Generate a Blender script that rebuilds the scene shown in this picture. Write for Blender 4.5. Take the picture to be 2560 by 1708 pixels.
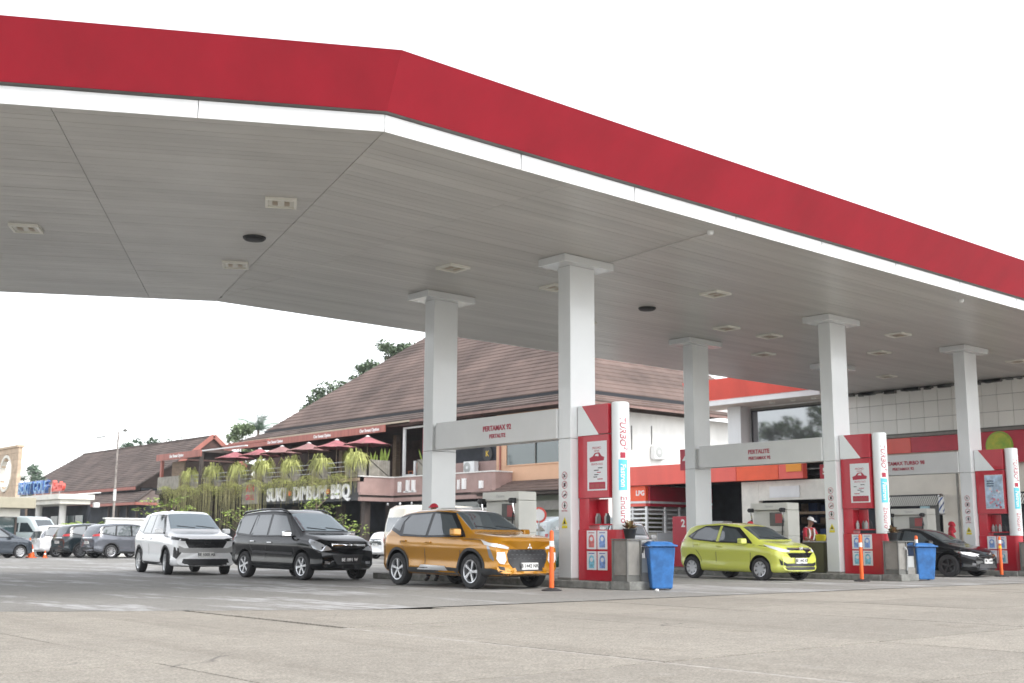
import bpy, bmesh, math, random
from math import sin, cos, pi, radians, sqrt
from mathutils import Vector, Matrix
from mathutils.bvhtree import BVHTree
random.seed(11)
for o in list(bpy.data.objects): bpy.data.objects.remove(o)
S = bpy.context.scene
COL = S.collection

# ------------------------------------------------------------------ camera
cd = bpy.data.cameras.new('camera'); cam = bpy.data.objects.new('camera', cd); COL.objects.link(cam)
YAW, PITCH, ROLL = 0.85995, 0.17108, 0.00509
F = Vector((cos(YAW)*cos(PITCH), sin(YAW)*cos(PITCH), sin(PITCH)))
R0 = Vector((sin(YAW), -cos(YAW), 0)); U0 = R0.cross(F)
RX = R0*cos(ROLL) + U0*sin(ROLL); UY = U0*cos(ROLL) - R0*sin(ROLL)
M = Matrix((RX, UY, -F)).transposed().to_4x4(); M.translation = (0, 0, 0.95)
cam.matrix_world = M
cd.sensor_width = 36.0; cd.lens = 40.73; cd.clip_start = 0.1; cd.clip_end = 3000
cd.dof.use_dof = True; cd.dof.focus_distance = 15.0; cd.dof.aperture_fstop = 2.6
S.camera = cam

# ------------------------------------------------------------------ sky, sun, exposure
SUN_EL, SUN_AZ = radians(50), radians(-78)      # azimuth measured from +x, counter-clockwise
w = bpy.data.worlds.new('World'); S.world = w; w.use_nodes = True
nt = w.node_tree; nt.nodes.clear()
sky = nt.nodes.new('ShaderNodeTexSky'); sky.sky_type = 'NISHITA'; sky.sun_disc = False
sky.sun_elevation = SUN_EL; sky.sun_rotation = radians(90) - SUN_AZ
sky.air_density = 1.0; sky.dust_density = 1.2; sky.ozone_density = 1.0; sky.altitude = 50
hs = nt.nodes.new('ShaderNodeHueSaturation'); hs.inputs['Saturation'].default_value = 0.16
bg = nt.nodes.new('ShaderNodeBackground'); bg.inputs['Strength'].default_value = 0.15
wo = nt.nodes.new('ShaderNodeOutputWorld')
nt.links.new(sky.outputs[0], hs.inputs['Color']); nt.links.new(hs.outputs[0], bg.inputs['Color']); nt.links.new(bg.outputs[0], wo.inputs['Surface'])
sl = bpy.data.lights.new('sun', 'SUN'); sun = bpy.data.objects.new('sun', sl); COL.objects.link(sun)
sl.energy = 0.7; sl.angle = radians(25); sl.color = (1, 0.96, 0.9)
sun.rotation_euler = (pi/2 - SUN_EL, 0, SUN_AZ + pi/2)
S.view_settings.view_transform = 'Standard'; S.view_settings.look = 'None'
S.view_settings.gamma = 1.0; S.view_settings.use_curve_mapping = False
S.view_settings.exposure = 1.56
S.render.engine = 'CYCLES'; S.cycles.use_denoising = True; S.cycles.max_bounces = 8

# ------------------------------------------------------------------ materials
def srgb(r, g, b): 
    f = lambda c: (c/12.92 if c <= .04045 else ((c+.055)/1.055)**2.4)
    return (f(r/255), f(g/255), f(b/255))
def mat(name, col, rough=.5, metal=0., var=0., scale=2., stretch=(1, 1, 1), bump=0., bscale=30., coat=0., ior=1.5, rnd=0., col2=None, thr=(.35, .65), alpha=None, trans=0., emit=0.):
    m = bpy.data.materials.new(name); m.use_nodes = True; n = m.node_tree; L = n.links
    b = n.nodes['Principled BSDF']; out = None
    b.inputs['Roughness'].default_value = rough; b.inputs['Metallic'].default_value = metal
    b.inputs['IOR'].default_value = ior; b.inputs['Coat Weight'].default_value = coat; b.inputs['Coat Roughness'].default_value = .04
    if trans: b.inputs['Transmission Weight'].default_value = trans
    if emit: b.inputs['Emission Color'].default_value = (*col, 1); b.inputs['Emission Strength'].default_value = emit
    c4 = (*col, 1); b.inputs['Base Color'].default_value = c4
    sock = None
    if var or col2 or bump:
        g = n.nodes.new('ShaderNodeNewGeometry'); mp = n.nodes.new('ShaderNodeMapping'); mp.inputs['Scale'].default_value = stretch
        L.new(g.outputs['Position'], mp.inputs['Vector'])
    if var or col2:
        t = n.nodes.new('ShaderNodeTexNoise'); t.inputs['Scale'].default_value = scale; t.inputs['Detail'].default_value = 6; t.inputs['Roughness'].default_value = .62
        L.new(mp.outputs[0], t.inputs['Vector'])
        r = n.nodes.new('ShaderNodeValToRGB'); r.color_ramp.elements[0].position = thr[0]; r.color_ramp.elements[1].position = thr[1]
        if col2: r.color_ramp.elements[0].color = c4; r.color_ramp.elements[1].color = (*col2, 1)
        else:
            r.color_ramp.elements[0].color = (*[max(0, c*(1-var)) for c in col], 1); r.color_ramp.elements[1].color = (*[min(1, c*(1+var)) for c in col], 1)
        L.new(t.outputs['Fac'], r.inputs['Fac']); sock = r.outputs['Color']
    if rnd:
        oi = n.nodes.new('ShaderNodeObjectInfo'); mr = n.nodes.new('ShaderNodeMapRange')
        mr.inputs['To Min'].default_value = 1-rnd; mr.inputs['To Max'].default_value = 1+rnd
        L.new(oi.outputs['Random'], mr.inputs['Value'])
        h = n.nodes.new('ShaderNodeHueSaturation'); L.new(mr.outputs[0], h.inputs['Value'])
        if sock: L.new(sock, h.inputs['Color'])
        else: h.inputs['Color'].default_value = c4
        sock = h.outputs['Color']
    if sock: L.new(sock, b.inputs['Base Color'])
    if bump:
        t2 = n.nodes.new('ShaderNodeTexNoise'); t2.inputs['Scale'].default_value = bscale; t2.inputs['Detail'].default_value = 5
        L.new(mp.outputs[0], t2.inputs['Vector'])
        bp = n.nodes.new('ShaderNodeBump'); bp.inputs['Strength'].default_value = bump; bp.inputs['Distance'].default_value = .02
        L.new(t2.outputs['Fac'], bp.inputs['Height']); L.new(bp.outputs[0], b.inputs['Normal'])
    return m
MT = {}
def mk(k, *a, **kw): MT[k] = mat(k, *a, **kw); return MT[k]
mk('red_panel', (.385, .008, .026), .45, var=.10, scale=.9, stretch=(1, 1, .12))
mk('white_panel', (.8, .81, .81), .4, var=.05, scale=1.2, stretch=(1, 1, .3))
mk('soffit', (.51, .50, .475), .34, var=.09, scale=1.1, stretch=(.16, 1.6, 1), rnd=.05, bump=.05, bscale=6)
mk('soffit_wing', (.51, .50, .475), .34, var=.09, scale=1.1, stretch=(.3, .5, 1), rnd=.05, bump=.05, bscale=6)
mk('dark_gap', (.05, .05, .05), .8)
mk('alu', (.68, .70, .70), .24, var=.03, scale=.8, coat=.3)
mk('alu_beam', (.63, .64, .63), .42, var=.04, scale=.8)
mk('light_frame', (.78, .77, .70), .5, var=.06)
mk('recess_shade_grey', (.34, .33, .32), .6)  # grey that carries the soft shade of the fascia recess
mk('conduit', (.52, .51, .49), .5)
mk('lens', (.66, .64, .56), .25)
mk('led', (.35, .28, .2), .4)
mk('black', (.015, .016, .018), .45)
mk('black_gloss', (.012, .013, .015), .12)
mk('rubber', (.028, .028, .03), .75, var=.2, scale=8)
mk('plastic_trim', (.03, .031, .033), .6, var=.15, scale=6)
mk('chrome', (.78, .79, .80), .12, metal=1)
mk('silver', (.62, .63, .65), .3, metal=.85)
mk('dark_alloy', (.10, .10, .105), .3, metal=.8)
mk('car_glass', (.05, .065, .075), .04, metal=.0, ior=2.3)
mk('car_glass_sky', (.27, .33, .36), .05, metal=.5, ior=2.3)  # pale blue-grey base stands in for sky mirrored in the windscreens
mk('lamp_clear', (.30, .31, .33), .08, metal=.5, ior=1.8)
mk('lamp_white', (.85, .87, .9), .15, coat=.5)
mk('lamp_red', (.42, .012, .015), .12, coat=.6)
mk('lamp_amber', (.7, .25, .02), .2, coat=.5)
mk('plate_white', (.72, .72, .70), .45)
mk('plate_black', (.02, .02, .022), .4)
mk('ink', (.03, .03, .035), .6)
mk('ink_red', (.40, .03, .06), .55)
mk('ink_white', (.85, .85, .84), .5)
mk('paint_gold', (.45, .20, .006), .22, metal=.3, coat=1., var=.04, scale=40)
mk('paint_black', (.006, .007, .009), .14, coat=.35, ior=1.4)
mk('paint_white', (.86, .87, .88), .25, coat=.8)
mk('paint_lime', (.56, .60, .10), .26, coat=.85)
mk('paint_grey', (.135, .145, .17), .24, metal=.35, coat=.8)
mk('paint_slate', (.055, .068, .085), .24, metal=.3, coat=.8)
mk('paint_deep', (.018, .028, .034), .2, metal=.2, coat=.9)
mk('paint_cream', (.66, .62, .52), .3, coat=.6)
mk('paint_pale', (.50, .58, .60), .3, coat=.5)
mk('lower_grey', (.36, .36, .355), .4)
mk('totem_red', (.47, .014, .03), .35, coat=.3, var=.05)
mk('totem_white', (.78, .82, .82), .32, coat=.3)
mk('cyan', (.12, .55, .70), .4)
mk('pump_body', (.62, .62, .57), .4, var=.04)
mk('pump_grey', (.40, .41, .40), .45)
mk('screen_red', (.36, .06, .06), .35)
mk('sticker_blue', (.07, .09, .36), .5)
mk('kerb', (.20, .20, .185), .85, var=.3, scale=6, bump=.3, bscale=60)
mk('cabinet', (.23, .22, .20), .55, var=.12, scale=4)
mk('cabinet_dark', (.13, .13, .12), .6, var=.2)
mk('bin_blue', (.028, .14, .38), .5, var=.25, scale=5, bump=.1, bscale=20)
mk('orange', (.80, .13, .02), .5, var=.06, scale=10)
mk('reflect_white', (.82, .82, .78), .4)
mk('reflect_yellow', (.85, .55, .02), .4)
mk('sign_yellow', (.68, .58, .02), .5)
mk('leaf', (.075, .125, .035), .6, var=.35, scale=1.5, rnd=.05)
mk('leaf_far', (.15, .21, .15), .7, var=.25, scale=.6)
mk('leaf_light', (.28, .38, .07), .6, var=.3, scale=3)
mk('leaf_vine', (.44, .46, .15), .7, var=.35, scale=2)
mk('leaf_olive', (.14, .13, .04), .6, var=.5, scale=12, col2=(.22, .09, .05))
mk('strand', (.36, .33, .15), .8, var=.3, scale=3)
mk('bark', (.16, .12, .09), .9, var=.3, scale=6)
mk('palm', (.16, .24, .17), .6, var=.3, scale=1)
mk('roof_tile', (.135, .094, .080), .85, var=.32, scale=.35, rnd=.10, bump=.3, bscale=9)
mk('roof_tile2', (.125, .094, .082), .85, var=.32, scale=.45, rnd=.12, bump=.3, bscale=9)
mk('eaves_shade', (.010, .011, .016), .6)  # near-black paint for the shade in the step between roof tiers
mk('gutter_light', (.50, .44, .34), .7, var=.1)
mk('fascia_terra', (.36, .13, .10), .6, var=.18, scale=1.6, stretch=(1, 3, .2))
mk('mauve', (.38, .26, .235), .75, var=.12, scale=1.0)
mk('peach', (.74, .46, .30), .8, var=.05, scale=.8)
mk('wall_white', (.76, .75, .72), .85, var=.14, scale=.5, stretch=(1, 1, .35), thr=(.25, .6))
mk('wall_beige', (.78, .74, .66), .8, var=.06, scale=.7)
mk('wall_cream', (.78, .76, .69), .8, var=.08)
mk('tile_white', (.80, .79, .74), .4, rnd=.05)
mk('stone_block', (.52, .40, .29), .85, var=.16, scale=2)
mk('umbrella', (.38, .13, .145), .8, var=.22, scale=1.2)
mk('umbrella_b', (.31, .16, .155), .8, var=.22, scale=1.2)
mk('wood', (.30, .22, .15), .75, var=.25, scale=3, stretch=(1, 1, 4), rnd=.12)
mk('wood_grey', (.30, .28, .24), .8, var=.2, scale=3, rnd=.10)
mk('wood_red', (.38, .12, .05), .6, var=.2)
mk('timber_dark', (.07, .055, .048), .75, var=.3, scale=2)
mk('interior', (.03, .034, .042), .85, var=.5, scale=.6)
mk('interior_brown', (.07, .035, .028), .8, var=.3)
mk('store_glass', (.30, .31, .32), .03, metal=.75)
mk('rest_glass', (.04, .07, .075), .05, ior=1.9)
mk('band_red', (.80, .105, .075), .45, var=.1, scale=.6, stretch=(1, 1, .2), coat=.2)
mk('band_orange', (.88, .11, .035), .45, var=.06)
mk('band_deep', (.50, .03, .055), .45, var=.08)
mk('orange_square', (.85, .32, .02), .5)
mk('globe_green', (.22, .42, .05), .5, col2=(.55, .55, .06), scale=3)
mk('blue_box', (.05, .09, .22), .5, rnd=.4)
mk('skin', (.32, .17, .11), .6)
mk('shirt_red', (.46, .02, .04), .8, var=.1, scale=8)
mk('cloth_dark', (.03, .03, .035), .85)
mk('cloth_white', (.75, .75, .74), .8)
mk('hair', (.012, .010, .010), .6)
mk('olive', (.10, .10, .05), .6)
mk('poster', (.70, .72, .74), .35)
mk('galv', (.42, .43, .43), .4, metal=.6, var=.1)
mk('steel_pole', (.28, .25, .23), .6, var=.4, scale=3)
mk('sign_blue', (.02, .10, .36), .3, var=.6, scale=3, coat=.4)
mk('green_canvas', (.012, .07, .05), .8, var=.2)
mk('lime_paint', (.30, .50, .06), .4)

# ------------------------------------------------------------------ mesh helpers
class MB:
    def __init__(s): s.v = []; s.f = []
    def add(s, vs, fs):
        n = len(s.v); s.v += [tuple(v) for v in vs]; s.f += [tuple(i+n for i in f) for f in fs]; return s
    def box(s, x0, x1, y0, y1, z0, z1):
        return s.add([(x0, y0, z0), (x1, y0, z0), (x1, y1, z0), (x0, y1, z0), (x0, y0, z1), (x1, y0, z1), (x1, y1, z1), (x0, y1, z1)],
                     [(0, 3, 2, 1), (4, 5, 6, 7), (0, 1, 5, 4), (1, 2, 6, 5), (2, 3, 7, 6), (3, 0, 4, 7)])
    def hexa(s, bot, top):            # two rings of points, same count, counter-clockwise from above
        n = len(bot)
        return s.add(list(bot)+list(top), [tuple(reversed(range(n))), tuple(range(n, 2*n))] + [(i, (i+1) % n, n+(i+1) % n, n+i) for i in range(n)])
    def bar(s, p, q, w, h=None, up=(0, 0, 1)):
        p = Vector(p); q = Vector(q); d = (q-p).normalized(); u = Vector(up)
        if abs(d.dot(u)) > .98: u = Vector((1, 0, 0))
        a = d.cross(u).normalized(); b = a.cross(d).normalized(); h = h or w
        c = [a*(-w/2)+b*(-h/2), a*(w/2)+b*(-h/2), a*(w/2)+b*(h/2), a*(-w/2)+b*(h/2)]
        return s.add([p+x for x in c]+[q+x for x in c], [(0, 1, 2, 3), (7, 6, 5, 4), (0, 4, 5, 1), (1, 5, 6, 2), (2, 6, 7, 3), (3, 7, 4, 0)])
    def cyl(s, p, q, r0, r1=None, n=14):
        r1 = r0 if r1 is None else r1; p = Vector(p); q = Vector(q); d = (q-p).normalized()
        u = Vector((0, 0, 1)) if abs(d.z) < .95 else Vector((1, 0, 0))
        a = d.cross(u).normalized(); b = d.cross(a).normalized()
        vs = [p+(a*cos(t)+b*sin(t))*r0 for t in [2*pi*i/n for i in range(n)]]+[q+(a*cos(t)+b*sin(t))*r1 for t in [2*pi*i/n for i in range(n)]]
        return s.add(vs, [tuple(range(n)), tuple(reversed(range(n, 2*n)))]+[(i, n+i, n+(i+1) % n, (i+1) % n) for i in range(n)])
    def tube(s, pts, r, n=6):
        pts = [Vector(p) for p in pts]; rs = r if isinstance(r, (list, tuple)) else [r]*len(pts); base = len(s.v); fs = []
        for k, p in enumerate(pts):
            d = (pts[min(k+1, len(pts)-1)]-pts[max(k-1, 0)]).normalized()
            u = Vector((0, 0, 1)) if abs(d.z) < .9 else Vector((1, 0, 0))
            a = d.cross(u).normalized(); b = d.cross(a).normalized()
            s.v += [tuple(p+(a*cos(2*pi*i/n)+b*sin(2*pi*i/n))*rs[k]) for i in range(n)]
        for k in range(len(pts)-1):
            for i in range(n):
                j = (i+1) % n; fs.append((base+k*n+i, base+(k+1)*n+i, base+(k+1)*n+j, base+k*n+j))
        fs.append(tuple(base+i for i in range(n))); fs.append(tuple(base+(len(pts)-1)*n+i for i in reversed(range(n))))
        s.f += fs; return s
    def prism(s, poly, ax, a, b):     # polygon in the two other axes, extruded along ax from a to b
        def P(u, v, t): return {'x': (t, u, v), 'y': (u, t, v), 'z': (u, v, t)}[ax]
        n = len(poly)
        return s.add([P(u, v, a) for u, v in poly]+[P(u, v, b) for u, v in poly],
                     [tuple(range(n)), tuple(reversed(range(n, 2*n)))]+[(i, n+i, n+(i+1) % n, (i+1) % n) for i in range(n)])
    def lathe(s, prof, c=(0, 0, 0), ax='z', n=20):
        base = len(s.v); m = len(prof)
        for i in range(n):
            t = 2*pi*i/n
            for r, h in prof:
                p = {'z': (r*cos(t), r*sin(t), h), 'y': (r*cos(t), h, r*sin(t)), 'x': (h, r*cos(t), r*sin(t))}[ax]
                s.v.append((p[0]+c[0], p[1]+c[1], p[2]+c[2]))
        for i in range(n):
            j = (i+1) % n
            for k in range(m-1): s.f.append((base+i*m+k, base+j*m+k, base+j*m+k+1, base+i*m+k+1))
        return s
    def mesh(s, name):
        me = bpy.data.meshes.new(name); me.from_pydata(s.v, [], s.f); me.update(); return me
    def build(s, name, m, parent=None, smooth=False, world=False, bevel=0., segs=2, fix=True):
        if world and parent is not None:
            l = Vector(); q = parent
            while q is not None: l = l+q.location; q = q.parent
            s.v = [(x-l.x, y-l.y, z-l.z) for x, y, z in s.v]
        me = s.mesh(name)
        if fix:
            bm = bmesh.new(); bm.from_mesh(me); bmesh.ops.recalc_face_normals(bm, faces=bm.faces); bm.to_mesh(me); bm.free()
        return link(name, me, m, parent, smooth, bevel, segs)
def link(name, me, m, parent=None, smooth=False, bevel=0., segs=2):
    o = bpy.data.objects.new(name, me); COL.objects.link(o)
    if isinstance(m, str): m = MT[m]
    if m and not me.materials: me.materials.append(m)
    if smooth:
        me.shade_smooth(); me.set_sharp_from_angle(angle=radians(40))
    if parent is not None: o.parent = parent
    if bevel:
        b = o.modifiers.new('bevel', 'BEVEL'); b.width = bevel; b.segments = segs; b.limit_method = 'ANGLE'; b.angle_limit = radians(40)
    return o
LABELS = {}
def tag(o, label, cat, group=None):
    o['label'] = label; o['category'] = cat
    if group: o['group'] = group
    return o
def thing(name, label, cat, loc=(0, 0, 0), rz=0., group=None):
    o = bpy.data.objects.new(name, None); COL.objects.link(o); o.location = loc; o.rotation_euler = (0, 0, rz); o.empty_display_size = .3
    return tag(o, label, cat, group)
def struct(o): o['kind'] = 'structure'; return o
def stuff(o): o['kind'] = 'stuff'; return o
def copy_tree(o, parent=None):
    c = o.copy(); COL.objects.link(c)
    if parent is not None: c.parent = parent
    for ch in list(o.children): copy_tree(ch, c)
    return c
FACE_U = Matrix(((0, 0, -1), (-1, 0, 0), (0, 1, 0)))      # text lying on a face that looks towards -x
FACE_V = Matrix(((1, 0, 0), (0, 0, -1), (0, 1, 0)))       # on a face that looks towards -y
FACE_X = Matrix(((0, 0, 1), (1, 0, 0), (0, 1, 0)))        # towards +x
FACE_XN = FACE_U
def text_mesh(body, size, depth=.004, align='CENTER', sx=1., bold=0., shear=0.):
    cu = bpy.data.curves.new('text', 'FONT'); cu.body = body; cu.size = size; cu.extrude = depth; cu.align_x = align; cu.align_y = 'CENTER'; cu.offset = bold; cu.shear = shear; cu.resolution_u = 3
    t = bpy.data.objects.new('tmp_text', cu); me = bpy.data.meshes.new_from_object(t)
    bpy.data.objects.remove(t); bpy.data.curves.remove(cu)
    if sx != 1.: 
        for v in me.vertices: v.co.x *= sx
    return me
def text(name, body, size, m, parent, loc, face, world=True, **kw):
    me = text_mesh(body, size, **kw)
    p = Vector(loc) - (parent.location if (world and parent is not None) else Vector())
    me.transform(Matrix.Translation(p) @ face.to_4x4())
    me.materials.clear()
    return link(name, me, m, parent)
def rbox(cx, cy, z0, z1, sx, sy, rz=0):
    m = MB(); c, s_ = cos(rz), sin(rz); q = [(-sx/2, -sy/2), (sx/2, -sy/2), (sx/2, sy/2), (-sx/2, sy/2)]
    pts = [(cx+c*a-s_*b, cy+s_*a+c*b) for a, b in q]
    return m.hexa([(x, y, z0) for x, y in pts], [(x, y, z1) for x, y in pts])
# ------------------------------------------------------------------ ground
def ground_mat(name, base, light, dark, scale, rough=.85, patch=None, speck=True, crack=False):
    m = bpy.data.materials.new(name); m.use_nodes = True; n = m.node_tree; L = n.links; b = n.nodes['Principled BSDF']
    b.inputs['Roughness'].default_value = rough
    g = n.nodes.new('ShaderNodeNewGeometry')
    def noise(sc, det=6, st=(1, 1, 1)):
        mp = n.nodes.new('ShaderNodeMapping'); mp.inputs['Scale'].default_value = st; L.new(g.outputs['Position'], mp.inputs['Vector'])
        t = n.nodes.new('ShaderNodeTexNoise'); t.inputs['Scale'].default_value = sc; t.inputs['Detail'].default_value = det; t.inputs['Roughness'].default_value = .65
        L.new(mp.outputs[0], t.inputs['Vector']); return t.outputs['Fac']
    def ramp(f, p0, p1, c0, c1):
        r = n.nodes.new('ShaderNodeValToRGB'); e = r.color_ramp.elements; e[0].position = p0; e[1].position = p1; e[0].color = (*c0, 1); e[1].color = (*c1, 1)
        L.new(f, r.inputs['Fac']); return r.outputs['Color']
    def mix(fac, a, c, mode='MIX'):
        x = n.nodes.new('ShaderNodeMixRGB'); x.blend_type = mode
        if isinstance(fac, float): x.inputs[0].default_value = fac
        else: L.new(fac, x.inputs[0])
        for i, s in ((1, a), (2, c)):
            if isinstance(s, tuple): x.inputs[i].default_value = (*s, 1)
            else: L.new(s, x.inputs[i])
        return x.outputs[0]
    big = ramp(noise(scale), .36, .66, dark, light)
    col = mix(.55, base, big)
    if speck:
        col = mix(.75, col, ramp(noise(42, 4), .36, .64, (.52, .52, .52), (1.4, 1.4, 1.37)), 'MULTIPLY'); col = mix(.35, col, ramp(noise(7, 6), .40, .62, (.72, .72, .71), (1.2, 1.2, 1.19)), 'MULTIPLY')
    st = ramp(noise(.9, 8), .60, .72, (1, 1, 1), (.62, .60, .57)); col = mix(.75, col, st, 'MULTIPLY')
    if patch:
        f = ramp(noise(.55, 7, patch[1]), patch[2], patch[2]+.07, (0, 0, 0), (1, 1, 1)); f2 = ramp(noise(3.5, 6, patch[1]), .40, .62, (0, 0, 0), (1, 1, 1))
        col = mix(mix(1., f, f2, 'MULTIPLY'), col, patch[0])
    if crack:
        wp = n.nodes.new('ShaderNodeTexNoise'); wp.inputs['Scale'].default_value = 1.1; wp.inputs['Detail'].default_value = 8; L.new(g.outputs['Position'], wp.inputs['Vector'])
        ad = n.nodes.new('ShaderNodeVectorMath'); ad.operation = 'MULTIPLY_ADD'; L.new(wp.outputs['Color'], ad.inputs[0]); ad.inputs[1].default_value = (1.1, 1.1, 0); L.new(g.outputs['Position'], ad.inputs[2])
        vo = n.nodes.new('ShaderNodeTexVoronoi'); vo.feature = 'DISTANCE_TO_EDGE'; vo.inputs['Scale'].default_value = .28; L.new(ad.outputs[0], vo.inputs['Vector'])
        ck = ramp(vo.outputs['Distance'], .0, .004, (1, 1, 1), (0, 0, 0)); ms = ramp(noise(.35, 4), .56, .62, (0, 0, 0), (1, 1, 1))
        col = mix(mix(1., ck, ms, 'MULTIPLY'), col, (.13, .12, .108))
        tm = ramp(noise(.5, 5, (2.2, .12, 1)), .52, .70, (1, 1, 1), (.74, .73, .72)); col = mix(.8, col, tm, 'MULTIPLY')
        pl = ramp(noise(2.6, 7), .60, .74, (0, 0, 0), (1, 1, 1)); col = mix(mix(.35, (0, 0, 0), pl), col, (.42, .40, .37))
    oi = n.nodes.new('ShaderNodeObjectInfo'); mr = n.nodes.new('ShaderNodeMapRange'); mr.inputs['To Min'].default_value = .92; mr.inputs['To Max'].default_value = 1.07
    L.new(oi.outputs['Random'], mr.inputs['Value']); h = n.nodes.new('ShaderNodeHueSaturation'); L.new(mr.outputs[0], h.inputs['Value']); L.new(col, h.inputs['Color'])
    L.new(h.outputs[0], b.inputs['Base Color'])
    bp = n.nodes.new('ShaderNodeBump'); bp.inputs['Strength'].default_value = .35; bp.inputs['Distance'].default_value = .01
    L.new(noise(38, 5), bp.inputs['Height']); L.new(bp.outputs[0], b.inputs['Normal'])
    MT[name] = m; return m
ground_mat('asphalt', (.27, .265, .255), (.32, .31, .30), (.20, .197, .19), .25)
ground_mat('concrete', (.285, .261, .226), (.328, .300, .260), (.232, .212, .184), .45, crack=True)
ground_mat('yard', (.248, .240, .226), (.295, .284, .267), (.19, .184, .174), .3, patch=((.44, .44, .445), (1.3, .30, 1), .50))
mk('joint_fill', (.32, .297, .265), .9, var=.25, scale=5, bump=.3)
mk('joint_dark', (.14, .128, .112), .95, var=.3, scale=5)

def sheet(name, poly, z, m): 
    o = MB().add([(x, y, z) for x, y in poly], [tuple(range(len(poly)))]).build(name, m); return struct(o)
struct(sheet('ground', [(-400, -400), (900, -400), (900, 900), (-400, 900)], -.05, 'asphalt'))
# the yard under and beyond the canopy
DL = Vector((-.871, .491)); DN = Vector((.491, .871)); KN = Vector((9.66, 14.27)); KF = Vector((13.71, 27.95)); WING = 14.0
def sub(p, n=1): return p
e0 = KN + DL*40
yard = sheet('forecourt', [(9.4, 13.95), (200, 13.95), (200, 300), (-150, 300), (e0.x, e0.y-.3)], 0.0, 'yard')
base_slab = sheet('apron', [(-60, -30), (200, -30), (200, 13.86), (9.35, 13.86), (e0.x-.1, e0.y-.42), (-60, e0.y)], -.03, 'joint_dark')
# concrete slabs in front: joints where the photograph shows them
vj = [-3.2, -.7, 1.8, 4.45, 6.5, 8.85, 11.2, 13.84]
uj = [-9.0, -5.6, -2.4, .8, 4.0, 7.2, 10.4, 13.6, 16.8, 20.0, 23.2, 26.4, 29.6, 32.8, 36.0, 39.2, 42.4, 45.6, 48.8]
rs = random.Random(4)
def clip_front(poly):                # keep the side of the left wing's drip line nearer the camera
    out = []; n0 = KN + Vector((-.3, -.32)); 
    f = lambda p: (Vector(p)-n0).dot(DN)
    for i in range(len(poly)):
        a, b = poly[i], poly[(i+1) % len(poly)]; fa, fb = f(a), f(b)
        if fa <= 0: out.append(a)
        if fa*fb < 0: t = fa/(fa-fb); out.append((a[0]+(b[0]-a[0])*t, a[1]+(b[1]-a[1])*t))
    return out
rows = [(vj[i], vj[i+1]) for i in range(len(vj)-1)] + [(13.84, 16.2), (16.2, 18.6)]
for v0, v1 in rows:
    for i in range(len(uj)-1):
        u0, u1 = uj[i], uj[i+1]
        g = .009; gl = .05 if abs(u0-7.2) < .1 else g; gr = .05 if abs(u1-7.2) < .1 else g
        if v0 > 13.8 and u0 > 10.3: continue
        q = [(u0+gl, v0+g), (u1-gr, v0+g), (u1-gr, v1-g), (u0+gl, v1-g)]
        if u0 < 10.4: q = clip_front(q)
        if len(q) < 3: continue
        z = rs.uniform(-.002, .003)
        MB().hexa([(x, y, -.028) for x, y in q], [(x, y, z) for x, y in q]).build('concrete_slab', 'concrete', base_slab)
m = MB()
for k in range(len(vj)-2): m.box(7.152, 7.248, vj[k]+.02, vj[k+1]-.02, -.027, -.002)
m.build('joint_filler', 'joint_fill', base_slab)

# ------------------------------------------------------------------ canopy
mk('soffit_shadow', (.10, .098, .09), .8)
ZS = 7.2
canopy = thing('fuel_canopy', 'huge bent petrol station canopy with red sloping fascia and grey plank underside', 'canopy', (20, 20, 0))
UE = 42.75
def Kn(p): return Vector((9.66-.262*p, 14.27-p))
def Kf(p): return Vector((13.71+.262*p, 27.95+p))
pw, gap, th = .2, .007, .014
nrow = 68; W_R = 27.95-14.27; rp = random.Random(3)
def plank(pts, m, zz): 
    MB().hexa([(x, y, ZS+zz) for x, y in pts], [(x, y, ZS+zz+th) for x, y in pts]).build('soffit_plank', m, canopy, world=True)
for k in range(nrow):
    t0, t1 = k/nrow, (k+1)/nrow
    v0, v1 = 14.27+W_R*t0+gap/2, 14.27+W_R*t1-gap/2
    a0, a1 = KN.x+(KF.x-KN.x)*t0, KN.x+(KF.x-KN.x)*t1
    z = rp.uniform(0, .003)
    if a1 < 13.55: plank([(a0+.006, v0), (13.595, v0), (13.595, v1), (a1+.006, v1)], 'soffit', z)
    plank([(max(13.603, a0+.006), v0), (UE, v0), (UE, v1), (max(13.603, a1+.006), v1)], 'soffit', rp.uniform(0, .003))
    # left wing
    def P(s, t): q = KN + DL*s + DN*t; return (q.x, q.y)
    T = (KF-KN).dot(DN); Smax = (KF-KN).dot(DL)
    s0, s1 = Smax*t0+.006, Smax*t1+.006; n0, n1 = T*t0+gap/2, T*t1-gap/2
    plank([P(s0, n0), P(s1, n1), P(4.89, n1), P(4.89, n0)][::-1], 'soffit_wing', rp.uniform(0, .003))
    plank([P(4.90, n0), P(4.90, n1), P(WING, n1), P(WING, n0)][::-1], 'soffit_wing', rp.uniform(0, .003))
eN, eF = KN+DL*WING, KF+DL*WING
m = MB(); m.add([(KN.x, KN.y, 7.225), (UE, KN.y, 7.225), (UE, KF.y, 7.225), (KF.x, KF.y, 7.225)], [(0, 1, 2, 3)])
m.add([(eN.x, eN.y, 7.225), (KN.x, KN.y, 7.225), (KF.x, KF.y, 7.225), (eF.x, eF.y, 7.225)], [(0, 1, 2, 3)])
m.build('soffit_backing', 'soffit_shadow', canopy, world=True)
m = MB()
for q in ([(Kn(.5)), Vector((UE, 13.77)), Vector((UE, 28.45)), Kf(.5)], [eN-DN*.5, Kn(.5), Kf(.5), eF+DN*.5]):
    m.hexa([(p.x, p.y, 8.05) for p in q], [(p.x, p.y, 8.15) for p in q])
m.build('roof_deck', 'galv', canopy, world=True)
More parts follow.
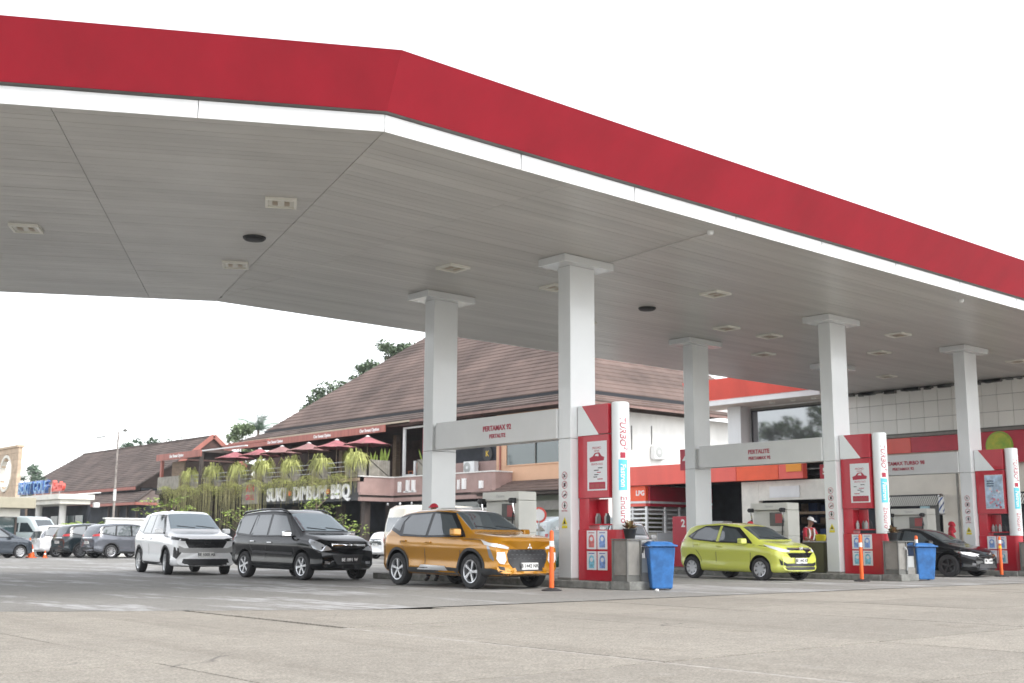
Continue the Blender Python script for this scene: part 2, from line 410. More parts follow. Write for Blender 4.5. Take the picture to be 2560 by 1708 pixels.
def strip(a0, b0, a1, b1, z0, z1, inn, name, mt):   # wall panel between lower line a0-b0 and upper line a1-b1, thickness inn
    i = Vector((inn[0], inn[1]))
    m = MB(); lo = [a0, b0]; hi = [a1, b1]
    vs = [(a0.x, a0.y, z0), (b0.x, b0.y, z0), (b1.x, b1.y, z1), (a1.x, a1.y, z1)]
    vs += [(x+i.x, y+i.y, z) for x, y, z in vs]
    m.add(vs, [(0, 1, 2, 3), (7, 6, 5, 4), (0, 4, 5, 1), (1, 5, 6, 2), (2, 6, 7, 3), (3, 7, 4, 0)])
    return m.build(name, mt, canopy, world=True)
def lerp(a, b, t): return a+(b-a)*t
RB, RT = .08, .67
def edge(kf, far_r, far_l, inn_r, inn_l, cuts_r, cuts_l):
    for far, inn, cuts in ((far_r, inn_r, cuts_r), (far_l, inn_l, cuts_l)):
        for k in range(len(cuts)-1):
            c0, c1 = cuts[k], cuts[k+1]; e = .0004
            f = lambda p, c: lerp(kf(p), far(p), c)
            strip(f(0, c0+e), f(0, c1-e), f(0, c0+e), f(0, c1-e), ZS-.004, 7.47, (inn[0]*.03, inn[1]*.03), 'white_trim', 'white_panel')
        for k in range(0, len(cuts)-1, 2):
            c0, c1 = cuts[k], cuts[min(k+2, len(cuts)-1)]; f = lambda p, c: lerp(kf(p), far(p), c); e = .0
            strip(f(RB, c0+e), f(RB, c1-e), f(RT, c0+e), f(RT, c1-e), 7.50, 8.26, (inn[0]*.03, inn[1]*.03), 'red_fascia_panel', 'red_panel')
            strip(f(-.02, c0), f(-.02, c1), f(RB+.005, c0), f(RB+.005, c1), 7.475, 7.492, (0, 0.0), 'recess_shade_strip', 'recess_shade_grey')  # closes the recess under the red; its shade is painted grey
cr = [0, .085, .17, .26, .35, .44, .53, .62, .72, .82, .91, 1]; clv = [0, .20, .43, .62, .81, 1]
edge(Kn, lambda p: Vector((UE, 14.27-p)), lambda p: eN-DN*p, (0, 1), (DN.x, DN.y), cr, clv)
edge(Kf, lambda p: Vector((UE, 27.95+p)), lambda p: eF+DN*p, (0, -1), (-DN.x, -DN.y), cr[::3]+[1], [0, .5, 1])
a, b = eN-DN*0, eF
strip(b, a, b, a, ZS, 7.47, (DL.x*-.03, DL.y*-.03), 'white_trim', 'white_panel')
strip(b+DL*RB, a+DL*RB, b+DL*RT, a+DL*RT, 7.5, 8.26, (DL.x*-.03, DL.y*-.03), 'red_fascia_panel', 'red_panel')

# canopy lights
WA = math.atan2(DL.y, DL.x)
LP = [(10.37, 18.69, WA), (12.09, 23.79, WA), (7.4, 23.76, WA), (7.45, 26.7, WA), (4.2, 21.6, WA), (15.99, 20.67, 0), (19.17, 20.62, 0), (22.7, 18.46, 0), (26.69, 21.32, 0), (28.7, 21.28, 0), (31.4, 23.55, 0), (31.37, 18.53, 0), (33.91, 20.75, 0), (39.07, 23.64, 0), (39.04, 18.57, 0), (23.0, 23.6, 0)]
LN = ['nearest the bend of the fascia', 'near the far bend beside the round speaker', 'under the left wing left of the seam', 'cut by the left picture edge', 'under the left wing near its front fascia', 'left of the first front column head',
      'half hidden behind the first front column', 'right of the first front column, below the white trim', 'left one of the pair between first and second columns', 'right one of the pair between first and second columns', 'near the far edge left of the second column',
      'large one right of the second front column', 'between second and third columns, middle row', 'close to the tiled wall left of the third column', 'at the right picture edge', 'near the far edge behind the first front column']
proto = None
for i, ((x, y, rz), ln) in enumerate(zip(LP, LN)):
    lab = 'square off-white ceiling lamp '+ln
    if proto is None:
        t = thing('canopy_light', lab, 'lamp', (x, y, ZS), rz, 'square lamps on the canopy underside'); proto = t
        f = MB(); h = .29
        for s in (-1, 1): f.box(-h, h, s*h-.05*(s > 0), s*h+.05*(s < 0), -.055, .0); f.box(s*h-.05*(s > 0), s*h+.05*(s < 0), -h+.052, h-.052, -.053, .0)
        f.build('frame', 'light_frame', t)
        MB().box(-h+.05, h-.05, -h+.05, h-.05, -.035, -.002).build('lens', 'lens', t)
        for s in (-1, 1):
            MB().box(s*.11-.05, s*.11+.05, -.11, .11, -.05, -.036).build('led_module', 'led', t, bevel=.01, segs=1)
    else:
        t = copy_tree(proto); t.location = (x, y, ZS); t.rotation_euler = (0, 0, rz); t['label'] = lab
for (x, y), lab in (((11.26, 21.36), 'black round ceiling speaker under the left wing of the canopy'), ((22.82, 20.91), 'black round ceiling speaker between the first and second front columns')):
    t = thing('ceiling_speaker', lab, 'speaker', (x, y, ZS-.06), 0, 'round speakers on the canopy underside')
    MB().lathe([(.0, 0), (.20, .0), (.235, .03), (.24, .062)], n=24).build('housing', 'black', t, True)
    MB().lathe([(.0, -.012), (.15, -.012), (.19, -.003)], n=24).build('grille', 'plastic_trim', t, True)
t = thing('conduit_pipe', 'thin grey conduit pipe along the canopy underside to a white junction knob', 'pipe', (18, 14.7, ZS-.05))
MB().tube([(17.95, 14.68, 7.165), (18.29, 17.85, 7.165)], .014).build('pipe', 'conduit', t, world=True)
MB().lathe([(0, -.09), (.05, -.08), (.07, -.04), (.06, .05)], (17.95, 14.68, 7.2), n=14).build('junction_knob', 'white_panel', t, True, world=True)
t = thing('junction_box', 'small white knob under the canopy close to the right picture edge', 'junction box', (28.0, 14.68, ZS))
MB().lathe([(0, -.09), (.05, -.08), (.07, -.04), (.06, .0)], n=14).build('knob', 'white_panel', t, True)

# ------------------------------------------------------------------ columns, beams, plaques
CX = [17.75, 27.8, 35.25]; CY = [(18.40, 23.40), (18.47, 23.45), (18.5, 23.45)]
ORD = ['first', 'second', 'third']
def column(x, y, lab):
    t = thing('canopy_column', lab, 'column', (x, y, .15), 0, 'pale grey canopy columns')
    MB().box(-.38, .38, -.195, .195, 0, 3.02).build('lower_cladding', 'alu', t, bevel=.012)
    MB().box(-.38, .38, -.195, .195, 3.026, 6.88).build('upper_cladding', 'alu', t, bevel=.012)
    MB().box(-.77, .77, -.43, .43, 6.88, 7.045).build('capital', 'alu', t, bevel=.008)
    MB().box(-.40, .40, -.21, .21, 0, .05).build('base_plate', 'cabinet', t)
    return t
def ring(cx, cz, r, wd, n=18):
    out = MB()
    for k in range(n):
        a, b = 2*pi*k/n, 2*pi*(k+1)/n
        out.add([(0, cx+r*cos(a), cz+r*sin(a)), (0, cx+r*cos(b), cz+r*sin(b)), (0, cx+(r-wd)*cos(b), cz+(r-wd)*sin(b)), (0, cx+(r-wd)*cos(a), cz+(r-wd)*sin(a))], [(0, 1, 2, 3)])
    return out
def icons(t):
    X = -.384
    for k, z in enumerate((2.22, 2.02, 1.81, 1.58)):
        r = ring(0, z, .085, .013); r.v = [(X, y, zz) for _, y, zz in r.v]; o = r.build('prohibition_ring', 'ink_red', t, fix=False)
        g = MB()
        if k == 0: g.cyl((X, -.02, z-.03), (X, .03, z+.03), .012); 
        elif k == 1: g.box(X, X+.003, -.03, .03, z-.04, z+.04)
        elif k == 2: g.box(X, X+.003, -.05, .02, z-.02, z+.01); g.box(X, X+.003, .0, .04, z-.04, z-.01)
        else: g.box(X, X+.003, -.015, .015, z-.055, z+.025); g.box(X, X+.003, -.03, .03, z-.02, z+.015); g.cyl((X, 0, z+.045), (X+.003, 0, z+.045), .016)
        g.build('glyph', 'ink', o)
        if k < 3: MB().bar((X-.002, -.055, z+.055), (X-.002, .055, z-.055), .012, .002).build('slash', 'ink_red', o)
    text('warning_text', 'NO FIRE', .05, 'ink_red', t, (X-.002, 0, 1.46), FACE_U, world=False, depth=.001)
    MB().prism([(-.085, 1.17), (.085, 1.17), (0, 1.33)], 'x', X, X-.003).build('warning_triangle', 'sign_yellow', t)
    MB().prism([(-.035, 1.185), (.035, 1.185), (0, 1.27)], 'x', X-.003, X-.005).build('flame_mark', 'ink', t)
    MB().box(X-.003, X, -.085, .085, 1.09, 1.15).build('warning_strip', 'sign_yellow', t)
for i, x in enumerate(CX):
    tn = column(x, CY[i][0], f'pale grey square column with warning stickers, {ORD[i]} of the front row from the left')
    icons(tn)
    column(x, CY[i][1], f'pale grey square column behind, {ORD[i]} of the rear row from the left')
BT = [('PERTAMAX 92', 'PERTALITE', 20.63), ('PERTALITE', 'PERTAMAX 92', 20.8), ('PERTAMAX TURBO 98', 'PERTAMAX 92', 20.65)]
for i, x in enumerate(CX):
    n, f = CY[i]
    t = thing('sign_beam', f'grey crossbeam lettered {BT[i][0]} and {BT[i][1]} between the {ORD[i]} pair of columns', 'beam', (x, (n+f)/2, 3.18), 0, 'lettered beams joining the columns')
    MB().box(x-.44, x-.06, n+.2, f-.42, 3.18, 3.84).build('box_girder', 'alu_beam', t, world=True, bevel=.01)
    MB().box(x-.30, x-.10, f-.42, f-.2, 3.25, 3.77).build('end_bracket', 'alu_beam', t, world=True)
    text('grade_lettering', BT[i][0], .17, 'ink_red', t, (x-.444, BT[i][2], 3.555), FACE_U, bold=.004, sx=.95)
    text('grade_lettering', BT[i][1], .13, 'ink_red', t, (x-.444, BT[i][2]-.02, 3.37), FACE_U, bold=.003, sx=.95)
for x, y, z0, z1, s, lab in ((17.7, 23.6, 3.15, 3.82, '3', 'red number plaque 3 on the first rear column'), (27.72, 23.65, 3.17, 3.82, '4', 'red number plaque 4 on the second rear column'), (27.72, 18.66, 2.72, 3.12, '5', 'red number plaque 5 on the second front column')):
    t = thing('number_plaque', lab, 'sign', (x, y, z0), 0, 'red pump number plaques'); wd = .46 if z1-z0 > .5 else .34
    MB().box(0, .08, 0.005, wd, 0, z1-z0).build('plate', 'band_deep', t, bevel=.006, segs=1)
    text('numeral', s, (z1-z0)*.62, 'ink_white', t, (-.003, wd*.55, (z1-z0)*.5), FACE_U, world=False, bold=.006)

# ------------------------------------------------------------------ pump islands
for i, x in enumerate(CX):
    t = thing('pump_island', f'raised concrete kerb island under the {ORD[i]} pair of columns', 'kerb island', (x, 21, 0), 0, 'pump islands')
    MB().box(x-.58, x+.58, 16.95, 25.4, 0, .15).build('kerb_block', 'kerb', t, world=True, bevel=.02)
    MB().box(x-.5, x+.35, 16.38, 16.94, 0, .17).build('end_block', 'kerb', t, world=True, bevel=.015)

# totems with lubricants at the island ends
def totem(i, x, y1):                   # x centre, y1 = column face the totem butts against
    t = thing('advert_totem', ['red totem with green-tinted white cylinder and number-one poster, leftmost of three', 'red totem with white cylinder, middle one of three', 'red totem with blue and pink poster, rightmost of three'][i], 'totem', (x, y1, .15), 0, 'red totems at the island ends')
    x0, x1 = -.18, .18; Lr = -1.13
    def Bx(n, m, a, b, c, d, e, f, bv=.006): return MB().box(a, b, c, d, e-.15, f-.15).build(n, m, t, bevel=bv, segs=1)
    Bx('lower_panel', 'totem_red', x0, x1, Lr, -.02, .15, 1.21)
    Bx('upper_panel', 'totem_red', x0, x1, Lr+.19, -.02, 1.88, 3.215)
    Bx('side_post', 'totem_red', x0+.03, x1, -.31, -.02, 1.212, 1.878)
    Bx('niche_shelf', 'totem_red', x0+.02, x1-.02, Lr+.19, -.315, 1.30, 1.33, .003)
    Bx('niche_back', 'totem_red', x1-.05, x1-.02, -.60, -.315, 1.335, 1.86, .003)
    Bx('header', 'totem_red', x0, x1, Lr+.19, -.02, 3.235, 3.87)
    MB().prism([(-.018, 3.07), (-.018, 3.725), (-.14, 3.725), (-.66, 3.07)], 'x', x0-.004, x0-.001).build('white_corner', 'totem_white', t)
    # rounded end column
    prof = [(0, 1.06), (.185, 1.06), (.19, 1.075), (.19, 3.715), (.17, 3.735), (0, 3.735)]
    MB().lathe(prof, (0, Lr, 0), n=32).build('round_column', 'totem_white', t, True)
    MB().lathe([(0, 0), (.182, 0), (.182, 1.055), (0, 1.055)], (0, Lr, 0), n=32).build('round_base', 'totem_red', t, True)
    # lettering bent round the cylinder, reading downwards
    def bent(body, zc, size, mt, ang, rr=.1925, sh=0., bold=.002):
        me = text_mesh(body, size, depth=.0015, bold=bold, shear=sh)
        for v in me.vertices:
            a = ang + v.co.y/rr; r = rr+v.co.z; zz = zc - v.co.x
            v.co = (r*cos(a), Lr+r*sin(a), zz-.15)
        me.materials.clear(); return link('column_lettering', me, mt, t)
    A = radians(238)
    bent('TURBO', 3.26, .19, 'ink_red', A, sh=.25, bold=.001); bent('2', 2.9, .12, 'ink_red', A+.35, sh=.25)
    bent('Enduro', 1.62, .19, 'ink_red', A, bold=.0)
    def wrap(z0, z1, a0, a1, mt, nm, r=.1915):
        m_ = MB(); n = 8
        for k in range(n+1):
            a = a0+(a1-a0)*k/n
            m_.v += [(r*cos(a), Lr+r*sin(a), z0-.15), (r*cos(a), Lr+r*sin(a), z1-.15)]
        m_.f = [(2*k, 2*k+2, 2*k+3, 2*k+1) for k in range(n)]
        return m_.build(nm, mt, t, True, fix=False)
    wrap(2.02, 2.66, A-.5, A+.5, 'cyan', 'cyan_band'); wrap(2.66, 2.84, A-.5, A+.5, 'ink_white', 'badge'); wrap(2.69, 2.81, A-.3, A+.3, 'ink_red', 'badge_mark', .193)
    bent('Fastron', 2.33, .16, 'ink_white', A, sh=.1, rr=.1945)
    # posters
    def poster(y0, y1_, z0, z1, kind):
        p = MB().box(x0-.010, x0-.001, y0, y1_, z0-.15, z1-.15).build('poster', 'poster', t, bevel=.004, segs=1)
        X = x0-.0105; w_, h_ = y1_-y0, z1-z0
        def blk(n, a, b, c, d, mt): MB().box(X-.0015, X, y1_-w_*b, y1_-w_*a, z0-.15+h_*c, z0-.15+h_*d).build(n, mt, p)
        if kind == 'car':
            for k, (zz, s) in enumerate(((.86, .075), (.80, .05), (.53, .06))): text('headline', ['PROMO', 'HEMAT', 'GRATIS CUCI'][k], s, 'ink_red', p, (X-.001, (y0+y1_)/2, z0-.15+h_*zz), FACE_U, world=False, depth=.001)
            MB().prism([(y0+w_*a, z0-.15+h_*c) for a, c in ((.15, .60), (.85, .58), (.88, .66), (.7, .70), (.6, .76), (.38, .77), (.25, .69), (.12, .67))], 'x', X-.0015, X).build('car_print', 'ink_red', p)
            MB().prism([(y0+w_*a, z0-.15+h_*c) for a, c in ((.40, .69), (.60, .70), (.55, .74), (.42, .745))], 'x', X-.003, X-.0016).build('window_print', 'poster', p)
            rr = random.Random(i)
            for k in range(6):
                a = rr.uniform(.12, .6); c = .22+.045*k
                blk('text_line', a, a+rr.uniform(.15, .3), c, c+.018, 'ink' if k % 3 else 'ink_red')
            blk('footer', .1, .92, .03, .17, 'ink_red')
            for a in (.16, .42, .66): blk_o = MB().box(X-.003, X-.0016, y1_-w_*(a+.2), y1_-w_*a, z0-.15+h_*.06, z0-.15+h_*.13).build('footer_text', 'screen_red', p)
        elif kind == 'blue':
            MB().box(X-.0015, X, y0+.01, y1_-.01, z0-.15+.02, z1-.15-.02).build('backdrop_print', mats_p['sky'], p)
            rr = random.Random(9)
            for k in range(26):
                a, c, s = rr.uniform(.1, .75), rr.uniform(.04, .62), rr.uniform(.05, .16)
                MB().cyl((X-.0016-.0002*k, y1_-w_*(a+.08), z0-.15+h_*c), (X-.002-.0002*k, y1_-w_*(a+.08), z0-.15+h_*c), s*.5*w_, n=9).build('flower_print', mats_p[rr.choice(['pink', 'rose', 'dusk', 'white'])], p)
            for k in range(3): blk('text_line', .12, .5, .80-.07*k, .83-.07*k, 'sticker_blue')
        else:
            c1 = {'a': mats_p['aqua'], 'b': mats_p['blue'], 'c': mats_p['coral']}[kind]
            MB().prism([(y0+w_*a, z0-.15+h_*c) for a, c in ((.22, .1), (.78, .1), (.8, .5), (.72, .72), (.5, .8), (.28, .72), (.2, .5))], 'x', X-.0015, X).build('product_print', c1, p)
            MB().cyl((X-.003, (y0+y1_)/2, z0-.15+h_*.55), (X-.0016, (y0+y1_)/2, z0-.15+h_*.55), w_*.16, n=12).build('badge_print', 'poster', p)
            blk('text_line', .2, .8, .86, .90, 'sticker_blue' if kind != 'c' else 'ink_red')
    poster(-.90, -.31, 2.03, 3.08, 'blue' if i == 2 else 'car')
    kk = ['c', 'b', 'a', 'b'] if i == 0 else ['b', 'b', 'a', 'a']
    for q, (ya, za) in enumerate(((-.57, .80), (-.89, .80), (-.57, .37), (-.89, .37))): poster(ya, ya+.29, za, za+.39, kk[q])
    for k in range(4):                 # bottles in the niche
        yb = -.38-.13*k
        MB().lathe([(0, 0), (.042, 0), (.045, .02), (.045, .15), (.02, .20), (.018, .225), (0, .225)], (random.Random(k+i).uniform(-.05, .05), yb, 1.18), n=12).build('bottle', ['pump_grey', 'cabinet_dark', 'pump_grey', 'black'][k], t, True)
    return t
mats_p = {'aqua': mat('print_aqua_light', (.22, .52, .66), .4, var=.3, scale=14), 'blue': mat('print_blue', (.20, .32, .62), .4, var=.35, scale=14), 'coral': mat('print_coral', (.60, .18, .18), .4, var=.3, scale=14), 'sky': mat('print_sky', (.42, .55, .68), .4, var=.3, scale=6), 'pink': mat('print_pink', (.62, .25, .30), .5), 'rose': mat('print_rose', (.5, .06, .10), .5), 'dusk': mat('print_dusk', (.25, .25, .4), .5), 'white': mat('print_white', (.75, .73, .74), .5)}
for i, x in enumerate(CX): totem(i, x, CY[i][0]-.195)

# grey cabinets with plants, bins
def cabinet(i, x):
    t = thing('fire_cabinet', f'grey metal cabinet frame at the end of the {ORD[i]} island', 'cabinet', (x, 16.65, .17), 0, 'grey cabinets at the island ends')
    for u in (-.5, -.10, .30):
        for v in (-.2, .2): MB().box(u-.018, u+.018, v-.018, v+.018, 0, .82).build('frame_post', 'cabinet_dark', t)
    MB().box(-.53, .33, -.23, .23, .825, .85).build('top_plate', 'cabinet_dark', t, bevel=.004)
    MB().box(-.48, -.12, -.19, .19, .12, .82).build('box_door', 'cabinet', t, bevel=.006)
    MB().box(-.48, -.12, -.185, .185, .0, .115).build('plinth', 'cabinet_dark', t)
    MB().box(-.08, .28, -.19, .19, .17, .46).build('tank', 'pump_grey', t, bevel=.008)
    MB().box(-.08, .28, -.21, .17, .0, .165).build('step', 'cabinet', t, bevel=.006)
    if i: MB().tube([(-.2, -.22, .7), (-.16, -.26, .6), (-.15, -.25, .4), (-.15, -.23, .1)], .02, 8).build('hose', 'galv', t, True)
    return t
def pot_plant(x, y, z, lab, seed, h=.34, n=60, mt='leaf_olive'):
    r = random.Random(seed); t = thing('potted_plant', lab, 'plant', (x, y, z), 0, 'potted plants on the cabinets')
    MB().lathe([(0, 0), (.10, 0), (.135, .18), (.145, .19), (.145, .21), (.12, .21), (.11, .19), (0, .18)], n=18).build('pot', 'black', t, True)
    m = MB()
    for k in range(n):
        a = r.uniform(0, 2*pi); l = r.uniform(.16, .36); el = r.uniform(.15, 1.35); wd = r.uniform(.018, .03)
        d = Vector((cos(a), sin(a), 0)); s_ = Vector((-sin(a), cos(a), 0)); b = Vector((0, 0, .19))+d*.03
        p1 = b+d*l*.5*cos(el)+Vector((0, 0, l*.6*sin(el))); p2 = b+d*l*cos(el)*1.15+Vector((0, 0, l*.75*sin(el)-.04))
        m.add([b-s_*wd*.5, b+s_*wd*.5, p1+s_*wd, p1-s_*wd, p2], [(0, 1, 2, 3), (3, 2, 4)])
    m.build('leaves', mt, t, fix=False)
def wheelie(x, y, rz, lab):
    t = thing('wheelie_bin', lab, 'bin', (x, y, 0), rz, 'blue wheelie bins')
    m = MB(); b, c = [(-.21, -.26), (.21, -.26), (.21, .24), (-.21, .24)], [(-.27, -.32), (.27, -.32), (.27, .30), (-.27, .30)]
    m.hexa([(u, v, .03) for u, v in b], [(u, v, .86) for u, v in c]); m.build('tub', 'bin_blue', t, bevel=.03, segs=3)
    m = MB(); m.hexa([(-.31, -.37, .865), (.31, -.37, .865), (.31, .36, .865), (-.31, .36, .865)], [(-.31, -.37, .90), (.31, -.37, .90), (.31, .36, .93), (-.31, .36, .93)])
    m.hexa([(-.27, -.33, .90), (.27, -.33, .90), (.27, .34, .93), (-.27, .34, .93)], [(-.2, -.24, .955), (.2, -.24, .955), (.2, .3, .975), (-.2, .3, .975)])
    m.build('lid', 'bin_blue', t, bevel=.018, segs=2)
    MB().bar((-.27, .37, .92), (.27, .37, .92), .035).build('handle', 'bin_blue', t, bevel=.01)
    for s in (-1, 1): MB().lathe([(0, -.03), (.08, -.03), (.10, -.02), (.10, .02), (.08, .03), (0, .03)], (s*.25, .28, .10), 'x', 18).build('wheel', 'rubber', t, True)
def bollard(x, y, lab, yel=False, h=1.18):
    t = thing('flex_bollard', lab, 'bollard', (x, y, 0), 0, 'orange flexible bollards')
    MB().lathe([(0, 0), (.20, 0), (.20, .02), (.12, .045), (.07, .06), (0, .06)], n=24).build('base', 'rubber', t, True)
    MB().lathe([(.046, .05), (.05, .10), (.042, h-.06), (.036, h-.02), (0, h)], n=16).build('post', 'orange', t, True)
    bands = ((.86, .97, 'reflect_white'),) if not yel else ((.97, 1.07, 'reflect_white'), (.83, .90, 'reflect_yellow'))
    for a, b, mt in bands: MB().lathe([(.0465, a), (.0455, b)], n=16).build('reflective_band', mt, t, True)
for i, x in enumerate(CX): cabinet(i, x)
pot_plant(17.56, 16.66, 1.02, 'bronze-green spiky plant in black pot on the nearest grey cabinet', 1)
pot_plant(27.45, 16.66, 1.02, 'bronze-green spiky plant in black pot on the middle grey cabinet', 2, n=70)
wheelie(18.0, 16.25, radians(-38), 'scuffed blue wheelie bin beside the first island, nearest and largest of two')
wheelie(28.45, 16.45, radians(-38), 'blue wheelie bin in front of the black sedan')
bollard(15.81, 17.13, 'orange bollard with white band and black base in front of the gold car')
bollard(26.3, 16.9, 'orange bollard standing before the middle red totem', False)
bollard(30.35, 17.7, 'orange bollard with yellow band half hidden behind the second bin', True)
bollard(33.9, 17.05, 'orange bollard with yellow band before the nose of the black sedan', True)
t = thing('paper_scrap', 'tiny crumpled white paper scrap on the ground by the nearest blue bin', 'litter', (17.35, 15.75, 0))
MB().lathe([(0, 0), (.035, .005), (.045, .03), (.02, .05), (0, .052)], n=7).build('paper', 'cloth_white', t)

# fuel dispensers
def pump(i, x, lab):
    t = thing('fuel_dispenser', lab, 'fuel pump', (x-.12, 20.55, .15), 0, 'white fuel dispensers')
    y0, y1 = -.65, .65
    MB().box(-.27, .27, y0, y1, 0, 1.0).build('cabinet', 'pump_body', t, bevel=.015)
    MB().box(-.16, .27, y0+.02, y1-.02, 1.005, 1.72).build('head_back', 'pump_body', t, bevel=.01)
    MB().box(-.27, .27, y0, y1, 1.725, 1.93).build('top_hood', 'pump_body', t, bevel=.02)
    MB().box(-.27, .27, y0-.002, y0+.14, 1.003, 1.722).build('side_pillar', 'pump_body', t, bevel=.01)
    MB().box(-.20, -.165, y0+.18, y1-.62, 1.28, 1.66).build('display_bezel', 'cabinet_dark', t, bevel=.006)
    MB().box(-.206, -.201, y0+.22, y1-.82, 1.36, 1.62).build('display', 'screen_red', t)
    MB().box(-.23, -.165, y0+.15, y1-.05, 1.10, 1.13).build('shelf_lip', 'pump_grey', t)
    MB().box(-.274, -.271, -.08, .03, .62, .88).build('blue_sticker', 'sticker_blue', t)
    MB().cyl((-.274, .38, .75), (-.271, .38, .75), .07).build('round_sticker', 'pump_grey', t)
    MB().box(-.274, -.271, -.45, .45, .46, .485).build('logo_line', 'ink_red', t)
    text('maker_lettering', 'Tatsuno', .09, 'pump_grey', t, (-.273, 0, 1.83), FACE_U, world=False, depth=.001, shear=.2)
    for yy in (-.52, .58):
        n = MB(); n.box(-.40, -.25, yy-.05, yy+.05, 1.66, 1.78); n.cyl((-.40, yy, 1.72), (-.44, yy, 1.72), .06); o = n.build('nozzle_boot', 'black', t, bevel=.02)
        MB().tube([(-.34, yy, 1.66), (-.33, yy-.02, 1.5), (-.30, yy-.03, 1.38)], [.025, .022, .014], 8).build('spout', 'chrome', o, True)
        MB().tube([(-.33, yy, 1.45), (-.34, yy+.02, 1.1), (-.36, yy+.03, .6), (-.34, yy+.0, .25), (-.26, yy, .12)], .018, 8).build('hose', 'rubber', o, True)
    return t
pump(0, 17.75, 'white fuel dispenser behind the gold car')
pump(1, 27.8, 'white fuel dispenser behind the lime car')
pump(2, 35.25, 'white fuel dispenser behind the black sedan')
t = thing('price_display', 'low white box with grey display beside the first dispenser above the gold roof', 'display', (17.6, 22.15, .15))
MB().box(-.25, .25, -.62, .62, 0, 1.35).build('plinth', 'pump_grey', t, bevel=.01)
MB().box(-.27, .27, -.62, .0, 1.355, 1.60).build('white_box', 'white_panel', t, bevel=.02); MB().box(-.27, .25, .01, .62, 1.355, 1.60).build('display_box', 'pump_grey', t, bevel=.01)
# far number sign and counter
t = thing('number_sign', 'red upright panel with white numeral 2 behind the blue bin', 'sign', (31.2, 27.1, 0))
MB().box(-.5, .9, -.9, .9, 0, .12).build('kerb', 'kerb', t, bevel=.015)
MB().box(0, .2, -.45, .45, .12, 1.85).build('panel', 'band_deep', t, bevel=.02)
text('numeral', '2', .36, 'ink_white', t, (-.003, -.05, 1.6), FACE_U, world=False, bold=.01)
t = thing('olive_counter', 'dark olive cabinet standing beside the second column behind the lime car', 'cabinet', (27.9, 19.2, .15))
MB().box(-.3, .3, -.3, .3, 0, .82).build('carcass', 'olive', t, bevel=.01); MB().box(-.34, .34, -.34, .34, .825, .86).build('worktop', 'pump_grey', t, bevel=.006)
MB().lathe([(0, 0), (.13, 0), (.16, .14), (.13, .18), (0, .18)], (.1, .05, .865), n=14).build('yellow_bowl', 'sign_yellow', t, True)
# ------------------------------------------------------------------ vehicles
def interp(tab, x):
    if x <= tab[0][0]: return tab[0][1]
    for (a, p), (b, q) in zip(tab, tab[1:]):
        if x <= b:
            t = (x-a)/(b-a); return p+(q-p)*t
    return tab[-1][1]
def smooth_tab(tab, x, h=.05):
    return (interp(tab, x-h)+2*interp(tab, x)+interp(tab, x+h))/4
def section(sp, x):
    w = smooth_tab(sp['plan'], x, .06); zb = smooth_tab(sp['bottom'], x); zt = smooth_tab(sp['top'], x, sp.get('soft', .05)); zs = min(smooth_tab(sp['belt'], x, .08), zt-.02)
    wr = min(smooth_tab(sp['roofw'], x, .1), w*.93); H = zs-zb; h = zt-zs
    ctl = [(0, zb), (w*.55, zb), (w*.86, zb+.01), (w*.955, zb+.06), (w*.987, zb+H*.20), (w*.964, zb+H*.40), (w*.984, zb+H*.62), (w*1.0, zb+H*.76), (w*.990, zb+H*.86), (w*.958, zs-.008),
           (w*.93, zs+.03*min(1, h)), (lerp(w*.925, wr, .42), zs+h*.40), (lerp(w*.925, wr, .80), zs+h*.72), (wr*.975, zs+h*.90), (wr*.86, zs+h*.965), (wr*.55, zs+h*.992), (0, zt)]
    return ctl
def chaikin(p):
    out = [p[0]]
    for a, b in zip(p, p[1:]): out += [(a[0]*.75+b[0]*.25, a[1]*.75+b[1]*.25), (a[0]*.25+b[0]*.75, a[1]*.25+b[1]*.75)]
    return out+[p[-1]]
def car_shell(sp):
    xr, xf = sp['xr'], sp['xf']; n = 96; xs = []
    for k in range(n+1):
        t = k/n; t2 = .5-.5*cos(pi*t); xs.append(xr+(xf-xr)*(t*.55+t2*.45))
    m = MB(); nr = None
    for x in xs:
        c = chaikin(section(sp, x)); ringp = [(y, z) for y, z in c] + [(-y, z) for y, z in reversed(c[1:-1])]
        nr = len(ringp)
        for y, z in ringp:
            # bow of nose and tail seen from above, rake seen from the side
            e = 0.
            if x > xf-.7: f = (x-(xf-.7))/.7; e = -sp.get('bow', .14)*f*f*(abs(y)/.8)**2 - sp.get('rake', .05)*f*f*max(0, (z-.55))/.4
            if x < xr+.6: f = ((xr+.6)-x)/.6; e = sp.get('bowr', .10)*f*f*(abs(y)/.8)**2
            m.v.append((x+e, y, z))
    for k in range(n):
        for i in range(nr): j = (i+1) % nr; m.f.append((k*nr+i, k*nr+j, (k+1)*nr+j, (k+1)*nr+i))
    for k0, rev in ((0, True), (n, False)):     # end caps: concentric rings to the middle keep the faces clean
        base = [k0*nr+i for i in range(nr)]; cz = sum(m.v[i][2] for i in base)/nr; cx = sum(m.v[i][0] for i in base)/nr
        prev = base
        for s in (.66, .33):
            cur = []
            for i in base:
                x, y, z = m.v[i]; cur.append(len(m.v)); m.v.append((lerp(cx, x, s*.9), y*s, cz+(z-cz)*s))
            for i in range(nr):
                j = (i+1) % nr; q = (prev[i], prev[j], cur[j], cur[i]); m.f.append(q if not rev else q[::-1])
            prev = cur
        c = len(m.v); m.v.append((cx, 0, cz))
        for i in range(nr): j = (i+1) % nr; m.f.append((prev[i], prev[j], c) if not rev else (c, prev[j], prev[i]))
    return m
